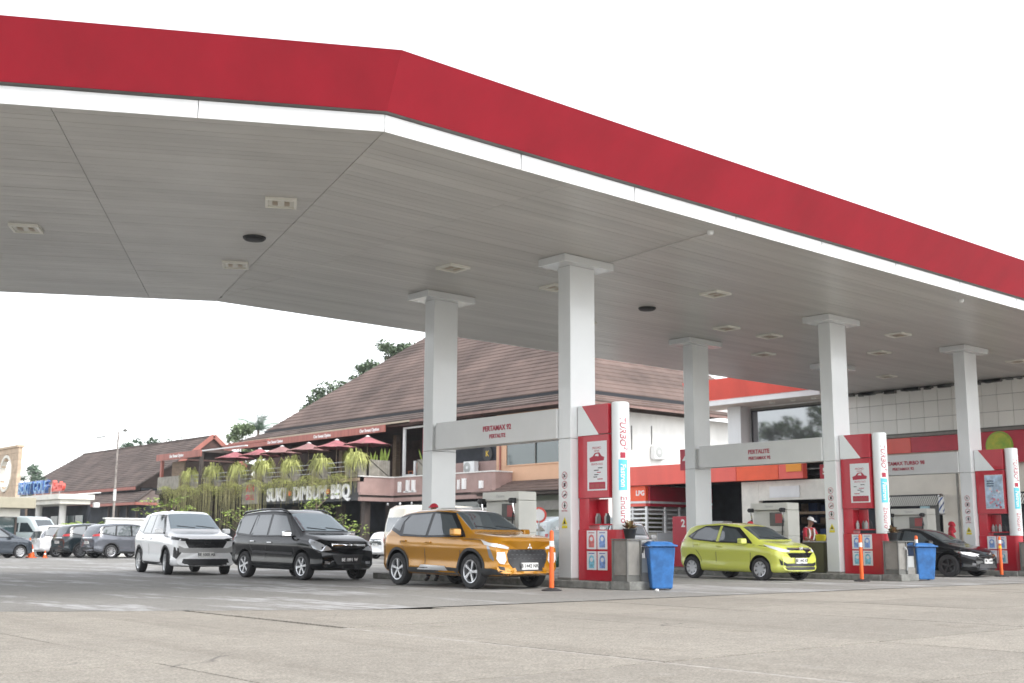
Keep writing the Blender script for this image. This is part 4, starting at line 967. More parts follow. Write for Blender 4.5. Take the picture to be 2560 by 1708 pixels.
# --- low sedan (black)
def civic_extra(t, bvh, C, both, paint):
    h = bvh.ray_cast(Vector((3, 0, .66)), Vector((-1, 0, 0)))[0]; X = h.x+.02; m = MB()
    for s in (-1, 1): m.bar((X, s*.055, .70), (X, s*.04, .61), .02, .018)
    m.bar((X, -.045, .655), (X, .045, .655), .018, .02); m.build('emblem', 'chrome', t)
civic = dict(wb=2.7, W=1.80, wr=.325, xr=-2.3, xf=2.23, rimstyle='five', bow=.26, rake=.08, soft=.08,
    top=[(-2.3, .80), (-2.2, .98), (-1.9, 1.06), (-1.4, 1.22), (-.8, 1.37), (-.2, 1.42), (.2, 1.395), (.5, 1.31), (1.25, .94), (1.6, .88), (1.95, .80), (2.12, .72), (2.23, .60)],
    belt=[(-2.3, .74), (-1.9, .95), (-.8, .93), (.2, .90), (1.2, .84), (1.7, .77), (2.05, .68), (2.23, .54)], bottom=[(-2.3, .34), (-2.0, .22), (-1.3, .18), (1.4, .16), (2.0, .17), (2.23, .22)],
    plan=[(-2.3, .66), (-2.1, .82), (-1.7, .89), (1.3, .90), (1.8, .87), (2.05, .78), (2.23, .60)], roofw=[(-2.1, .62), (-1.2, .56), (0, .58), (.5, .56), (1.2, .70), (2.1, .60)],
    windshield=[(.50, -.50, 1.5), (1.20, -.64, 1.1), (1.23, 0, 1.1), (1.20, .64, 1.1), (.50, .50, 1.5), (.46, 0, 1.5)], rearglass=[(-2.0, -.48, 1.36), (-3, -.55, 1.05), (-3, .55, 1.05), (-2, .48, 1.36)],
    windows=[[(.84, .94), (.36, 1.25), (-.15, 1.33), (-.15, .97)], [(-.25, .97), (-.25, 1.33), (-.8, 1.28), (-1.25, 1.08), (-1.0, .99)]],
    winframe=[(.95, .92), (.42, 1.28), (-.15, 1.36), (-.85, 1.31), (-1.4, 1.08), (-1.0, .96)],
    seams=[[(1.0, .86), (1.02, .6), (.95, .3)], [(-.2, .95), (-.22, .3)], [(.95, .88), (1.5, .82), (1.9, .74)]], handles=[(-.12, .82), (-1.0, .85)], mirror=(.80, .96), plate_front=.46,
    front_pair=[('headlight', [(2.1, .46, .65), (1.95, .66, .69), (1.72, .84, .73), (1.8, .84, .66), (2.0, .68, .60), (2.1, .48, .60)], 'lamp_white', (-1, -.6, 0)), ('chrome_brow', [(1.72, .86, .745), (1.55, .89, .77), (1.6, .89, .72), (1.8, .86, .655)], 'chrome', (-.4, -1, 0)), ('fog_lamp', [(2.05, .60, .40), (2.05, .70, .42), (2.05, .70, .34), (2.05, .60, .34)], 'lamp_clear', (-1, -.4, 0))],
    front=[('grille', FP([(-.5, .67), (.5, .67), (.42, .59), (-.42, .59)]), 'black_gloss'), ('lower_intake', FP([(-.44, .38), (.44, .38), (.5, .26), (-.5, .26)]), 'plastic_trim')], extra=civic_extra)
car('parked_car', 'metallic gold compact SUV refuelling at the first island', gold, (15.95, 20.04), -91.2, 'paint_gold', rim='silver', plate=('B 1442 NRI', 'w'), group='cars at the pumps')
car('parked_car', 'glossy black people carrier with roof rails queueing behind the gold SUV', innova, (15.67, 26.46), -88.4, 'paint_black', windshield_mat='car_glass_sky', rim='silver', plate=('BE 1891 W', 'b'), group='cars at the pumps')
car('parked_car', 'white people carrier with dark grille turning in behind the black one', zenix, (15.18, 32.32), -99.1, 'paint_white', rim='silver', plate=('BE 1005 AB', 'w'), steer=-.12, group='cars at the pumps', windshield_mat='car_glass_sky')
car('parked_car', 'lime green hatchback refuelling between the first and second islands', brio, (25.43, 19.88), -93.7, 'paint_lime', rim='silver', plate=('BE 1442 KP', 'w'), group='cars at the pumps')
car('parked_car', 'low black sedan with white headlamp glare between the second and third islands', civic, (32.9, 19.05), -90.0, 'paint_black', rim='dark_alloy', plate=('BE 1 AAB', 'w'), group='cars at the pumps')
G2 = 'cars parked before the restaurants'
import copy as _c
suv2 = dict(zenix); suv2.pop('extra'); suv2['rimstyle'] = 'ten'
suv2['rear'] = [('rear_bumper', FP([(-.7, .55), (.7, .55), (.66, .36), (-.66, .36)], -3), 'plastic_trim'), ('chrome_bar', FP([(-.5, 1.06), (.5, 1.06), (.5, 1.02), (-.5, 1.02)], -3), 'chrome')]
mpv2 = dict(innova); mpv2.pop('extra'); mpv2['plate_rear'] = .85; mpv2['handle_mat'] = 'paint_white'; mpv2['mirror_mat'] = 'black'
mpv2['rear_pair'] = [('taillight', [(-2.2, .66, 1.15), (-2.2, .84, 1.55), (-2.2, .88, 1.05), (-2.2, .68, 1.0)], 'lamp_clear', (1, -.6, 0))]
hat2 = dict(brio); hat2.pop('extra'); hat2['plate_rear'] = .75
car('parked_car', 'grey metallic SUV parked left of the white people carrier', suv2, (25.2, 60.2), 6, 'paint_grey', plate=('BE 1829', 'w'), group=G2)
car('parked_car', 'dark teal SUV parked between the white and grey ones, rear towards us', suv2, (24.6, 62.75), 6, 'paint_deep', plate=('BE 81', 'w'), group=G2)
car('parked_car', 'white people carrier with dark tail lamps parked leftmost of the row', mpv2, (24.3, 65.4), 4, 'paint_white', plate=('BE 2210', 'w'), group=G2)
sm = dict(brio); sm.pop('extra')
for k in ('top', 'belt'): sm[k] = [(x*1.08, z*1.09) for x, z in brio[k]]
for k in ('plan', 'roofw', 'bottom'): sm[k] = [(x*1.08, z*1.02) for x, z in brio[k]]
sm['wb'] = 2.6; sm['xr'] = -1.98; sm['xf'] = 2.14; sm['W'] = 1.71; sm['wr'] = .31
sm['windows'] = [[(x*1.08, z*1.09) for x, z in p] for p in brio['windows']]; sm['winframe'] = [(x*1.08, z*1.09) for x, z in brio['winframe']]; sm['pillars'] = []
sm['windshield'] = [(x*1.08, y, z*1.09) for x, y, z in brio['windshield']]; sm['mirror'] = (.72, 1.07)
sm['front_pair'] = [('headlight', [(x*1.08, y, z*1.09) for x, y, z in brio['front_pair'][0][1]], 'lamp_clear', (-1, -.6, 0))]
car('parked_car', 'slate grey hatchback cut by the left picture edge', sm, (18.75, 62.2), 4, 'paint_slate', group=G2)
car('parked_car', 'small white hatchback with red tail lamp behind the black people carrier', hat2, (37.2, 52.3), 2, 'paint_white', plate=('BE 77', 'w'), group=G2)
w2 = dict(gold); w2.pop('extra'); w2['front'] = [('grille', FP([(-.5, .80), (.5, .80), (.44, .58), (-.44, .58)]), 'black')]; w2['front_pair'] = [w2['front_pair'][0]]
car('parked_car', 'white SUV half hidden behind the first red totem and its cabinet', w2, (31.3, 29.9), -132, 'paint_white', plate=('BE 1', 'w'), group=G2)
# --- high-roof vans
def van(label, loc, heading, paint, L=4.9, H=2.35, W=1.8, wins=3):
    t = thing('parked_van', label, 'van', (loc[0], loc[1], 0), radians(heading), 'vans parked behind the pumps')
    prof = [(-L/2, .45), (-L/2-.02, 1.1), (-L/2+.06, 1.7), (-L/2+.22, H-.18), (-L/2+.5, H-.03), (0, H), (L/2-1.3, H-.04), (L/2-1.0, H-.16), (L/2-.28, 1.32), (L/2-.04, 1.15), (L/2, .85), (L/2-.02, .40), (L/2-.2, .30), (-L/2+.2, .30)]
    m = MB(); n = len(prof)
    for y, s in ((-W/2+.12, .96), (-W/2, 1.), (W/2, 1.), (W/2-.12, .96)): pass
    rows = [(-W/2+.16, .03), (-W/2+.03, .0), (-W/2, -.02), (W/2, -.02), (W/2-.03, 0), (W/2-.16, .03)]
    ys = [-W/2+.10, -W/2+.02, -W/2, W/2, W/2-.02, W/2-.10]
    sc = [.965, .99, .975, .975, .99, .965]
    for y, s in ((-W/2, .90), (-W/2+.06, .965), (-W/2+.2, 1.), (W/2-.2, 1.), (W/2-.06, .965), (W/2, .90)):
        cz = 1.2
        for x, z in prof: m.v.append((x*lerp(1, s, .6), y*(1 if z < 1.2 else 1-.07*(z-1.2)), cz+(z-cz)*lerp(1, s, .7)))
    for k in range(5):
        for i in range(n): j = (i+1) % n; m.f.append((k*n+i, k*n+j, (k+1)*n+j, (k+1)*n+i))
    m.f += [tuple(range(n)), tuple(reversed(range(5*n, 6*n)))]
    b = m.build('body', paint, t, True)
    me = b.data; bm = bmesh.new(); bm.from_mesh(me); bvh = BVHTree.FromBMesh(bm); bm.free()
    link('windshield', conform(bvh, [(L/2-.95, -.62, H-.25), (L/2-.32, -.74, 1.40), (L/2-.32, .74, 1.40), (L/2-.95, .62, H-.25)], (-1, 0, -.5), off=.01, step=.2), 'car_glass', t, True)
    link('rear_window', conform(bvh, [(-3, -.6, 1.95), (-3, -.62, 1.35), (-3, .62, 1.35), (-3, .6, 1.95)], (1, 0, 0), off=.01, step=.2), 'car_glass', t, True)
    for s in (1, -1):
        for x0, x1, sl in ((L/2-1.0, L/2-1.75, .35), (L/2-1.9, L/2-2.9, 0), (L/2-3.05, -L/2+.35, 0)):
            p = [(x0+sl, s*2, 1.38), (x0-sl*.6, s*2, H-.42), (x1, s*2, H-.42), (x1, s*2, 1.38)]
            link('side_window', conform(bvh, p, (0, -s, 0), off=.01, step=.25), 'car_glass', t, True)
        link('taillight', conform(bvh, [(-3, s*.70, 1.25), (-3, s*.84, 1.25), (-3, s*.84, .85), (-3, s*.70, .85)], (1, 0, 0), off=.012, step=.2), 'lamp_red', t)
        link('headlight', conform(bvh, [(3, s*.50, 1.05), (3, s*.82, 1.08), (3, s*.82, .88), (3, s*.50, .88)], (-1, 0, 0), off=.012, step=.2), 'lamp_clear', t)
    ty, ri, bk = wheel_meshes(.33, 'eight', 'silver')
    for xw in (-L/2+.95, L/2-.95):
        for s in (-1, 1):
            wo = bpy.data.objects.new('wheel', ty); COL.objects.link(wo); wo.parent = t; wo.location = (xw, s*(W/2-.10), .33); wo.rotation_euler = (0, 0, 0 if s < 0 else pi)
            c = bpy.data.objects.new('rim', ri); COL.objects.link(c); c.parent = wo
    return t
van('cream high-roof van behind the gold SUV and first rear column', (31.3, 41.0), -8, 'paint_cream', 4.9, 2.5)
van('pale blue-grey van behind the first dispenser, right of it', (32.8, 33.3), -20, 'paint_pale', 4.4, 1.95)
van('white minibus with lime lower body beneath the left entrance canopy', (24.2, 74.5), -62, 'paint_pale', 5.4, 2.35, 1.9)
# --- motorbikes
def motorbike(label, loc, rz):
    t = thing('motorbike', label, 'motorbike', (*loc, 0), radians(rz), 'motorbikes parked by the entrance columns')
    for x in (-.6, .62):
        wh = MB().lathe([(.20, -.04), (.28, -.05), (.30, 0), (.28, .05), (.20, .04), (.20, -.04)], (x, 0, .3), 'y', 22).build('wheel', 'rubber', t, True); MB().lathe([(0, -.02), (.20, -.02), (.20, .02), (0, .02)], (x, 0, .3), 'y', 16).build('hub', 'silver', wh)
    MB().prism([(-.75, .62), (-.3, .78), (.1, .62), (.28, .40), (.2, .28), (-.3, .30), (-.6, .45)], 'y', -.13, .13).build('body', 'black_gloss', t, bevel=.04)
    MB().prism([(-.78, .72), (-.2, .80), (.08, .70), (.05, .64), (-.7, .66)], 'y', -.12, .12).build('seat', 'rubber', t, bevel=.03)
    MB().tube([(.62, 0, .3), (.42, 0, .85), (.36, 0, 1.0)], .035, 8).build('fork', 'silver', t, True); MB().tube([(.3, -.33, 1.02), (.38, 0, 1.0), (.3, .33, 1.02)], .018, 8).build('handlebar', 'black', t, True)
    MB().lathe([(0, 0), (.08, .02), (.10, .08), (0, .1)], (.45, 0, .86), 'x', 12).build('headlamp', 'lamp_clear', t, True)
motorbike('dark scooter parked left of the white entrance column', (22.6, 67.2), 20); motorbike('second dark scooter parked just behind the other by the column', (23.0, 68.3), 15)
# ------------------------------------------------------------------ station building behind the canopy (facade plane x = 43)
def part(t, n, m, a, b, c, d, e, f, bevel=0.): return MB().box(a, b, c, d, e, f).build(n, m, t, world=True, bevel=bevel, segs=1)
bl = thing('station_shop', 'long white station building with red band and dark openings behind the pumps', 'building', (43, 28, 0))
part(bl, 'upper_wall', 'wall_white', 43.35, 52, 28.1, 34.2, 4.55, 7.2); part(bl, 'flat_roof', 'cabinet', 43.06, 52, 34.21, 41.5, 4.5, 4.66)
part(bl, 'upper_wall', 'wall_beige', 42.86, 52, 8, 28.09, 2.86, 7.6)
part(bl, 'roof_slab', 'galv', 42.9, 52, 8, 34.2, 7.61, 7.8)
part(bl, 'lower_wall', 'wall_cream', 43.1, 52, 28.1, 28.85, 0, 3.7); part(bl, 'lower_wall', 'wall_cream', 43.1, 43.4, 32.85, 33.8, 0, 3.7); part(bl, 'lintel', 'wall_cream', 43.1, 43.4, 28.86, 32.84, 2.84, 3.7)
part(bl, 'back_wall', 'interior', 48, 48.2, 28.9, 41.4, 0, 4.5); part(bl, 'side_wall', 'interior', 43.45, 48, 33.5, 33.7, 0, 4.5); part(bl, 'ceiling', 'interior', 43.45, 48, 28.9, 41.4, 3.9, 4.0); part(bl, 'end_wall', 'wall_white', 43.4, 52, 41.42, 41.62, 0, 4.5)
for y0, y1, mt in ((36.9, 41.4, 'band_red'), (33.8, 36.88, 'band_red'), (31.45, 33.78, 'band_orange'), (30.15, 31.43, 'band_red')): part(bl, 'red_band', mt, 42.72, 43.05, y0, y1, 3.74, 4.68, .01)
part(bl, 'orange_panel', 'orange_square', 42.68, 42.72, 30.2, 31.0, 4.05, 4.6)
part(bl, 'notice_panel', 'white_panel', 43.05, 43.1, 30.6, 32.2, 2.95, 3.45)
# LPG kiosk with white bars
part(bl, 'kiosk_header', 'band_orange', 42.92, 43.1, 39.62, 41.4, 2.98, 3.72); part(bl, 'kiosk_header_side', 'band_deep', 43.1, 47.9, 39.5, 39.6, 2.98, 3.72)  # side header painted a deeper red for its shaded face
part(bl, 'kiosk_stripe', 'white_panel', 42.90, 43.12, 39.61, 41.4, 2.87, 2.97); part(bl, 'kiosk_stripe_side', 'white_panel', 43.12, 47.9, 39.49, 39.6, 2.87, 2.97)
part(bl, 'kiosk_red_strip', 'band_red', 42.92, 43.1, 39.62, 41.4, 2.72, 2.86); part(bl, 'kiosk_red_strip', 'band_deep', 43.1, 47.9, 39.5, 39.6, 2.72, 2.86)  # side strip likewise has its shade put into the colour
text('kiosk_lettering', 'LPG', .34, 'ink_white', bl, (42.915, 39.98, 3.36), FACE_U, bold=.012)
for k in range(6): part(bl, 'kiosk_bar', 'white_panel', 42.96, 43.0, 39.62, 41.4, 1.45+.215*k, 1.53+.215*k)
for k in range(3): part(bl, 'kiosk_post', 'white_panel', 42.93, 43.02, [39.55, 40.5, 41.3][k], [39.68, 40.58, 41.38][k], .6, 2.7)
for k in range(6): part(bl, 'kiosk_bar', 'white_panel', 43.05, 46.2, 39.52, 39.56, 1.45+.215*k, 1.52+.215*k)
for x in (44.2, 45.3, 46.15): part(bl, 'kiosk_post', 'white_panel', x, x+.09, 39.49, 39.58, .6, 2.7)
part(bl, 'kiosk_base', 'wall_cream', 42.95, 47.9, 39.6, 41.4, .02, 1.42)
part(bl, 'kiosk_poster', 'poster', 43.6, 45.6, 39.46, 39.5, .75, 1.42)
part(bl, 'kiosk_inside', 'olive', 44.0, 45.2, 40.6, 40.9, 1.43, 2.4)
# upper window, pillar, eaves
part(bl, 'pillar', 'white_panel', 42.6, 43.34, 33.35, 34.1, 4.7, 7.15); part(bl, 'window_reveal', 'cabinet', 43.30, 43.345, 29.1, 33.3, 5.35, 7.08)
MB().box(43.24, 43.29, 29.2, 33.16, 5.5, 6.9).build('window_pane', 'store_glass', bl, world=True)
for a in ((29.15, 33.2, 6.9, 6.96), (29.15, 33.2, 5.44, 5.5)): part(bl, 'window_frame', 'black', 43.2, 43.3, a[0], a[1], a[2], a[3])
for a in (29.15, 33.16): part(bl, 'window_mullion', 'black' if a != 31.2 else 'cabinet_dark', 43.2, 43.295, a, a+.05, 5.5, 6.9)
# interior of the workshop opening
for k in range(4):
    part(bl, 'shelf', 'timber_dark', 46.4, 47.4, 29.2, 33.2, .7+.55*k, .75+.55*k)
t2 = random.Random(8)
for k in range(4):
    for q in range(7):
        y = 29.3+q*.55; MB().box(46.45, 47.2, y, y+t2.uniform(.3, .5), .76+.55*k, .76+.55*k+t2.uniform(.2, .42)).build('stored_box', ['blue_box', 'blue_box', 'wood', 'cabinet_dark'][t2.randrange(4)], bl, world=True)
part(bl, 'counter_top', 'wood', 44.6, 45.6, 29.0, 33.0, 2.25, 2.36)
# eaves canopy of the shop
ec = thing('shop_eaves_canopy', 'smaller red and white eaves canopy on the white station building', 'canopy', (41.5, 32, 7.14))
part(ec, 'white_fascia', 'white_panel', 41.5, 41.54, 28.3, 35.35, 7.14, 7.38); part(ec, 'soffit', 'wall_beige', 41.54, 43.3, 28.3, 35.35, 7.15, 7.2); part(ec, 'white_fascia', 'white_panel', 41.54, 46, 35.35, 35.39, 7.14, 7.38)
MB().add([(41.45, 28.3, 7.39), (41.45, 35.40, 7.39), (41.2, 35.6, 8.3), (41.2, 28.3, 8.3), (41.5, 28.3, 7.39), (41.5, 35.40, 7.39), (41.25, 35.6, 8.3), (41.25, 28.3, 8.3)], [(0, 1, 2, 3), (7, 6, 5, 4), (0, 4, 5, 1), (1, 5, 6, 2), (2, 6, 7, 3), (3, 7, 4, 0)]).build('red_fascia', 'band_red', ec, world=True)
MB().add([(41.5, 35.40, 7.39), (46, 35.40, 7.39), (46, 35.6, 8.3), (41.25, 35.6, 8.3)], [(0, 1, 2, 3)]).build('red_fascia', 'band_red', ec, world=True)
for k in range(3): MB().lathe([(0, -.08), (.1, -.07), (.14, 0)], (42.4, 29.2+1.1*k, 7.15), n=12).build('eaves_lamp', 'light_frame', ec, True, world=True)
# tiled wall
tw = thing('tiled_wall', 'white square cladding panels of the wall meeting the canopy at right', 'wall', (42.8, 20, 5.2))
MB().box(42.83, 42.85, 8, 28.05, 5.2, 7.5).build('joint_backing', 'cabinet_dark', tw, world=True)
zz = [5.36, 5.945, 6.595, 7.16]
for k in range(32):
    y = 27.98-.612*k
    for j in range(3): MB().box(42.8, 42.828, y-.598, y, zz[j]+.008, zz[j+1]-.008).build('cladding_panel', 'tile_white', tw, world=True)
fl = random.Random(21)
m = MB()
for k in range(46):
    y = fl.uniform(20, 28); m.box(42.62, 42.79, y, y+fl.uniform(.1, .5), 7.08+fl.uniform(-.05, .03), 7.17)
stuff(m.build('torn_flashing', 'cabinet_dark', tw, world=True))
part(tw, 'ledge', 'cabinet', 42.7, 42.83, 8, 28.0, 5.2, 5.30)
# red bands and bank sign, barber shop front
sf = thing('barber_shopfront', 'beige barber shop front with striped valance under the tiled wall', 'shop front', (42.8, 24, 0))
for y0, y1, mt in ((26.32, 28.0, 'band_orange'), (24.9, 26.3, 'band_red'), (22.05, 24.88, 'band_deep')): part(sf, 'red_band', mt, 42.66, 42.82, y0, y1, 4.56, 5.17, .008)
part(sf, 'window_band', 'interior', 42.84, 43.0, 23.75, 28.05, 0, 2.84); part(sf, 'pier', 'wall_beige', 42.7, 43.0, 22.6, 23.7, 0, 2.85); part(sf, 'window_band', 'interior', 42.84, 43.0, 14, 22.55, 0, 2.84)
part(sf, 'valance_rail', 'black', 42.66, 42.7, 23.75, 28.0, 2.82, 2.88); part(sf, 'valance_rail', 'black', 42.66, 42.7, 14, 22.5, 2.82, 2.88)
for k in range(48):
    y = 28-.09*k; MB().add([(42.655, y, 2.82), (42.655, y-.045, 2.82), (42.655, y+.16, 2.44), (42.655, y+.205, 2.44)], [(0, 1, 2, 3)]).build('valance_stripe', 'tile_white', sf, world=True, fix=False)
for k in range(60):
    y = 22.4-.09*k; MB().add([(42.655, y, 2.82), (42.655, y-.045, 2.82), (42.655, y+.16, 2.44), (42.655, y+.205, 2.44)], [(0, 1, 2, 3)]).build('valance_stripe', 'tile_white', sf, world=True, fix=False)
part(sf, 'valance_cloth', 'cabinet_dark', 42.662, 42.668, 23.8, 28.2, 2.44, 2.82); part(sf, 'valance_cloth', 'cabinet_dark', 42.662, 42.668, 14, 22.6, 2.44, 2.82)
part(sf, 'advert_panel', mat('print_aqua', (.40, .60, .66), .4, var=.2, scale=3), 42.7, 42.74, 24.25, 24.65, 1.35, 2.42); part(sf, 'door_panel', 'cabinet_dark', 42.7, 42.74, 23.85, 24.22, .1, 2.42); part(sf, 'advert_print', 'screen_red', 42.69, 42.70, 24.3, 24.5, 1.4, 1.62)
part(sf, 'downpipe', 'cabinet', 42.62, 42.70, 22.95, 23.02, 0, 4.5)
bp_ = thing('barber_pole', 'blue and white striped barber pole on the beige wall', 'barber pole', (42.5, 23.62, 2.05))
MB().lathe([(0, 0), (.13, .02), (.14, .06), (.10, .09)], n=16).build('lower_cap', 'chrome', bp_, True); MB().lathe([(.10, .70), (.14, .74), (.13, .78), (.06, .84), (0, .85)], n=16).build('upper_cap', 'chrome', bp_, True)
MB().lathe([(.10, .09), (.10, .70)], n=20).build('glass_tube', 'white_panel', bp_, True)
for q in range(3):
    m = MB()
    for k in range(17):
        a = q*2*pi/3+k*.28; z = .09+.61*k/16
        m.v += [(.104*cos(a), .104*sin(a), min(.70, z)), (.104*cos(a), .104*sin(a), min(.70, z+.09))]
    m.f = [(2*k, 2*k+2, 2*k+3, 2*k+1) for k in range(16)]; m.build('stripe', 'sign_blue', bp_, True, fix=False)
bs = thing('bank_sign', 'deep red sign board with green globe at the right picture edge', 'sign', (42.6, 18, 3.95))
part(bs, 'board', 'band_deep', 42.55, 42.75, 12, 22.0, 3.97, 5.17, .01)
MB().cyl((42.50, 21.15, 4.62), (42.54, 21.15, 4.62), .48, n=28).build('globe', 'globe_green', bs, world=True)
r_ = ring(21.15, 4.62, .54, .05, 28); r_.v = [(42.53, y, z) for _, y, z in r_.v]; r_.build('globe_ring', 'lime_paint', bs, world=True, fix=False)
text('sign_lettering', 'BNI', .42, 'cabinet_dark', bs, (42.545, 19.55, 4.72), FACE_U, bold=.012); text('sign_lettering', 'AGEN', .26, 'cabinet', bs, (42.545, 19.7, 4.38), FACE_U)

mk('gutter_brown', (.24, .15, .13), .7, var=.15)
# ------------------------------------------------------------------ grill restaurant with tiled roof
def roof_rows(t, n, P, m, th=.07, name='tile_row'):
    # P(t) -> (left point, right point) of the slope at fraction t
    for k in range(n):
        a0, b0 = P(k/n); a1, b1 = P((k+1.08)/n); up = Vector((0, 0, th)); lo = Vector((0, 0, .004))
        a0, b0, a1, b1 = Vector(a0), Vector(b0), Vector(a1), Vector(b1)
        MB().add([a0, b0, b1, a1, a0+up, b0+up, b1+lo, a1+lo], [(3, 2, 1, 0), (4, 5, 6, 7), (0, 1, 5, 4), (1, 2, 6, 5), (2, 3, 7, 6), (3, 0, 4, 7)]).build(name, m, t, world=True)
rb = thing('grill_restaurant', 'two-storey restaurant with huge brown tiled hip roof and planted terrace', 'building', (44.5, 60, 0))
RH = 9.0; RS = .83; ZE = 9.36
roof = MB().add([(44.5, 81, ZE), (44.5, 46.2, ZE), (62.5, 46.2, ZE), (62.5, 81, ZE), (53.5, 72, ZE+RH*RS), (53.5, 55.2, ZE+RH*RS)], [(0, 1, 5, 4), (1, 2, 5), (2, 3, 4, 5), (3, 0, 4)]).build('roof', 'roof_tile', rb, world=True)
roof_rows(roof, 25, lambda f: ((44.44+RH*f, 81-RH*f, ZE+RH*RS*f+.03), (44.44+RH*f, 46.2+RH*f, ZE+RH*RS*f+.03)), 'roof_tile', .06)
roof_rows(roof, 25, lambda f: ((44.5+RH*f, 46.14+RH*f, ZE+RH*RS*f+.03), (62.5-RH*f, 46.14+RH*f, ZE+RH*RS*f+.03)), 'roof_tile', .06)
part(rb, 'eaves_shadow_gap', 'eaves_shade', 44.35, 44.52, 46.0, 81.1, 9.12, 9.36); part(rb, 'eaves_shadow_gap', 'eaves_shade', 44.52, 62.6, 46.02, 46.18, 9.12, 9.36)  # dark strips stand in for the shadow gap under the upper eaves
MB().add([(44.45, 46.2, 9.15), (44.45, 81.2, 9.15), (43.2, 83.0, 8.56), (43.2, 44.95, 8.56)], [(0, 1, 2, 3)]).build('skirt_roof', 'roof_tile2', rb, world=True)
MB().add([(44.45, 46.15, 9.15), (43.2, 44.9, 8.56), (64, 44.9, 8.56), (62.7, 46.15, 9.15)], [(0, 1, 2, 3)]).build('skirt_roof', 'roof_tile2', rb, world=True)
roof_rows(rb, 3, lambda f: ((43.15+1.25*f, 83.0-1.8*f, 8.60+.59*f), (43.15+1.25*f, 44.95+1.25*f, 8.60+.59*f)), 'roof_tile2', .07, 'skirt_tile_row')
roof_rows(rb, 3, lambda f: ((43.2+1.25*f, 44.9+1.25*f, 8.60+.59*f), (64-1.25*f, 44.9+1.25*f, 8.60+.59*f)), 'roof_tile', .07, 'skirt_tile_row')
part(rb, 'eaves_gutter', 'gutter_light', 43.05, 43.2, 60, 82, 8.46, 8.56); part(rb, 'eaves_board', 'gutter_brown', 43.08, 43.2, 44.95, 60, 8.40, 8.56); part(rb, 'eaves_board', 'gutter_brown', 43.2, 60, 44.8, 44.95, 8.42, 8.56)
fz = [(62.65, 68.5), (68.51, 74.5), (74.51, 80.3), (80.31, 85.1)]
for a, b in fz: part(rb, 'terracotta_fascia', 'fascia_terra', 42.98, 43.1, a, b, 7.98, 8.44)
for y in (64.4, 70.3, 76.9): text('fascia_lettering', 'Our Sweet Option', .30, 'ink_white', rb, (42.97, y, 8.19), FACE_U, bold=.012)
# upper storey, ground floor
part(rb, 'floor_slab', 'timber_dark', 40.8, 58, 61.7, 92, 4.6, 4.93); part(rb, 'floor_slab', 'timber_dark', 43.3, 58, 53.05, 61.69, 4.6, 4.93)
part(rb, 'terrace_back_wall', 'interior_brown', 50.5, 50.7, 53.1, 92, 4.94, 8.5); part(rb, 'terrace_ceiling', 'interior_brown', 43.3, 50.5, 53.1, 86, 8.3, 8.38)
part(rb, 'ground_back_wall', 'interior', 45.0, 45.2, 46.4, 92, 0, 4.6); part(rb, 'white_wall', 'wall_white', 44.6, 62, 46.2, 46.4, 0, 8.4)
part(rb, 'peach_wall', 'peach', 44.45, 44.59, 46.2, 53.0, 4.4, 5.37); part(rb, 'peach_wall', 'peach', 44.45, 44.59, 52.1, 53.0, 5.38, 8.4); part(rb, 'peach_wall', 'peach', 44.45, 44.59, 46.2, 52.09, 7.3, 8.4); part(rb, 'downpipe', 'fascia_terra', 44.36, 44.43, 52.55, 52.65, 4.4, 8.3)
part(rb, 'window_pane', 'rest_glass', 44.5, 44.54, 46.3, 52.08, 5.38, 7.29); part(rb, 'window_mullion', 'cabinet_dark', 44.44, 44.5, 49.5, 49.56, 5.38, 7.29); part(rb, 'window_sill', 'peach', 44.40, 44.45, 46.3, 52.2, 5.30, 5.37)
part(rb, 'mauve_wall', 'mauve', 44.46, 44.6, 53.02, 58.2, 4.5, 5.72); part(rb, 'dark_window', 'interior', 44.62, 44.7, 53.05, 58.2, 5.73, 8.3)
MB().cyl((44.5, 53.9, 6.15), (44.52, 53.9, 6.15), .45, n=20).build('round_emblem', 'black', rb, world=True); text('emblem_lettering', 'K', .5, 'reflect_yellow', rb, (44.49, 53.9, 6.15), FACE_U)
roof_rows(rb, 4, lambda f: ((42.7+1.7*f, 53.2-1.0*f, 3.70+.72*f), (42.7+1.7*f, 45.2, 3.70+.72*f)), 'roof_tile', .07, 'canopy_tile_row')
part(rb, 'canopy_soffit', 'timber_dark', 42.8, 44.4, 45.4, 52.8, 3.55, 3.66); part(rb, 'ground_wall', mat('wall_sage', (.30, .33, .27), .8), 44.6, 44.8, 46.5, 52.8, 0, 3.54); part(rb, 'shop_board', 'cabinet', 43.6, 43.7, 46.2, 51.5, 2.7, 3.2)
# mauve balcony parapet with rounded corner and mouldings
def profile_run(name, m, u_of, pts, z0, z1, th=.25):
    mb = MB()
    for k in range(len(pts)-1):
        a, b = Vector(pts[k]), Vector(pts[k+1]); n = Vector(((b-a).y, -(b-a).x)).normalized()
        q = [a+n*u_of, b+n*u_of, b+n*(u_of-th), a+n*(u_of-th)]
        mb.hexa([(p.x, p.y, z0) for p in q], [(p.x, p.y, z1) for p in q])
    return mb.build(name, m, rb, world=True)
cpts = [(44.4, 51.5), (43.15, 51.5), (43.0, 51.65), (43.0, 61.4), (42.8, 61.6), (40.5, 61.6)][::-1]
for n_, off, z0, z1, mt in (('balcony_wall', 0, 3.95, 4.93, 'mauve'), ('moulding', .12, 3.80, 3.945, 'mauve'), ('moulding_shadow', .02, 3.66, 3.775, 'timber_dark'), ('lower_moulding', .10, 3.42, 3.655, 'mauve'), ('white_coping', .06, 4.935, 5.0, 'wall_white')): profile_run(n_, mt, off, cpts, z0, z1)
rm = random.Random(5)
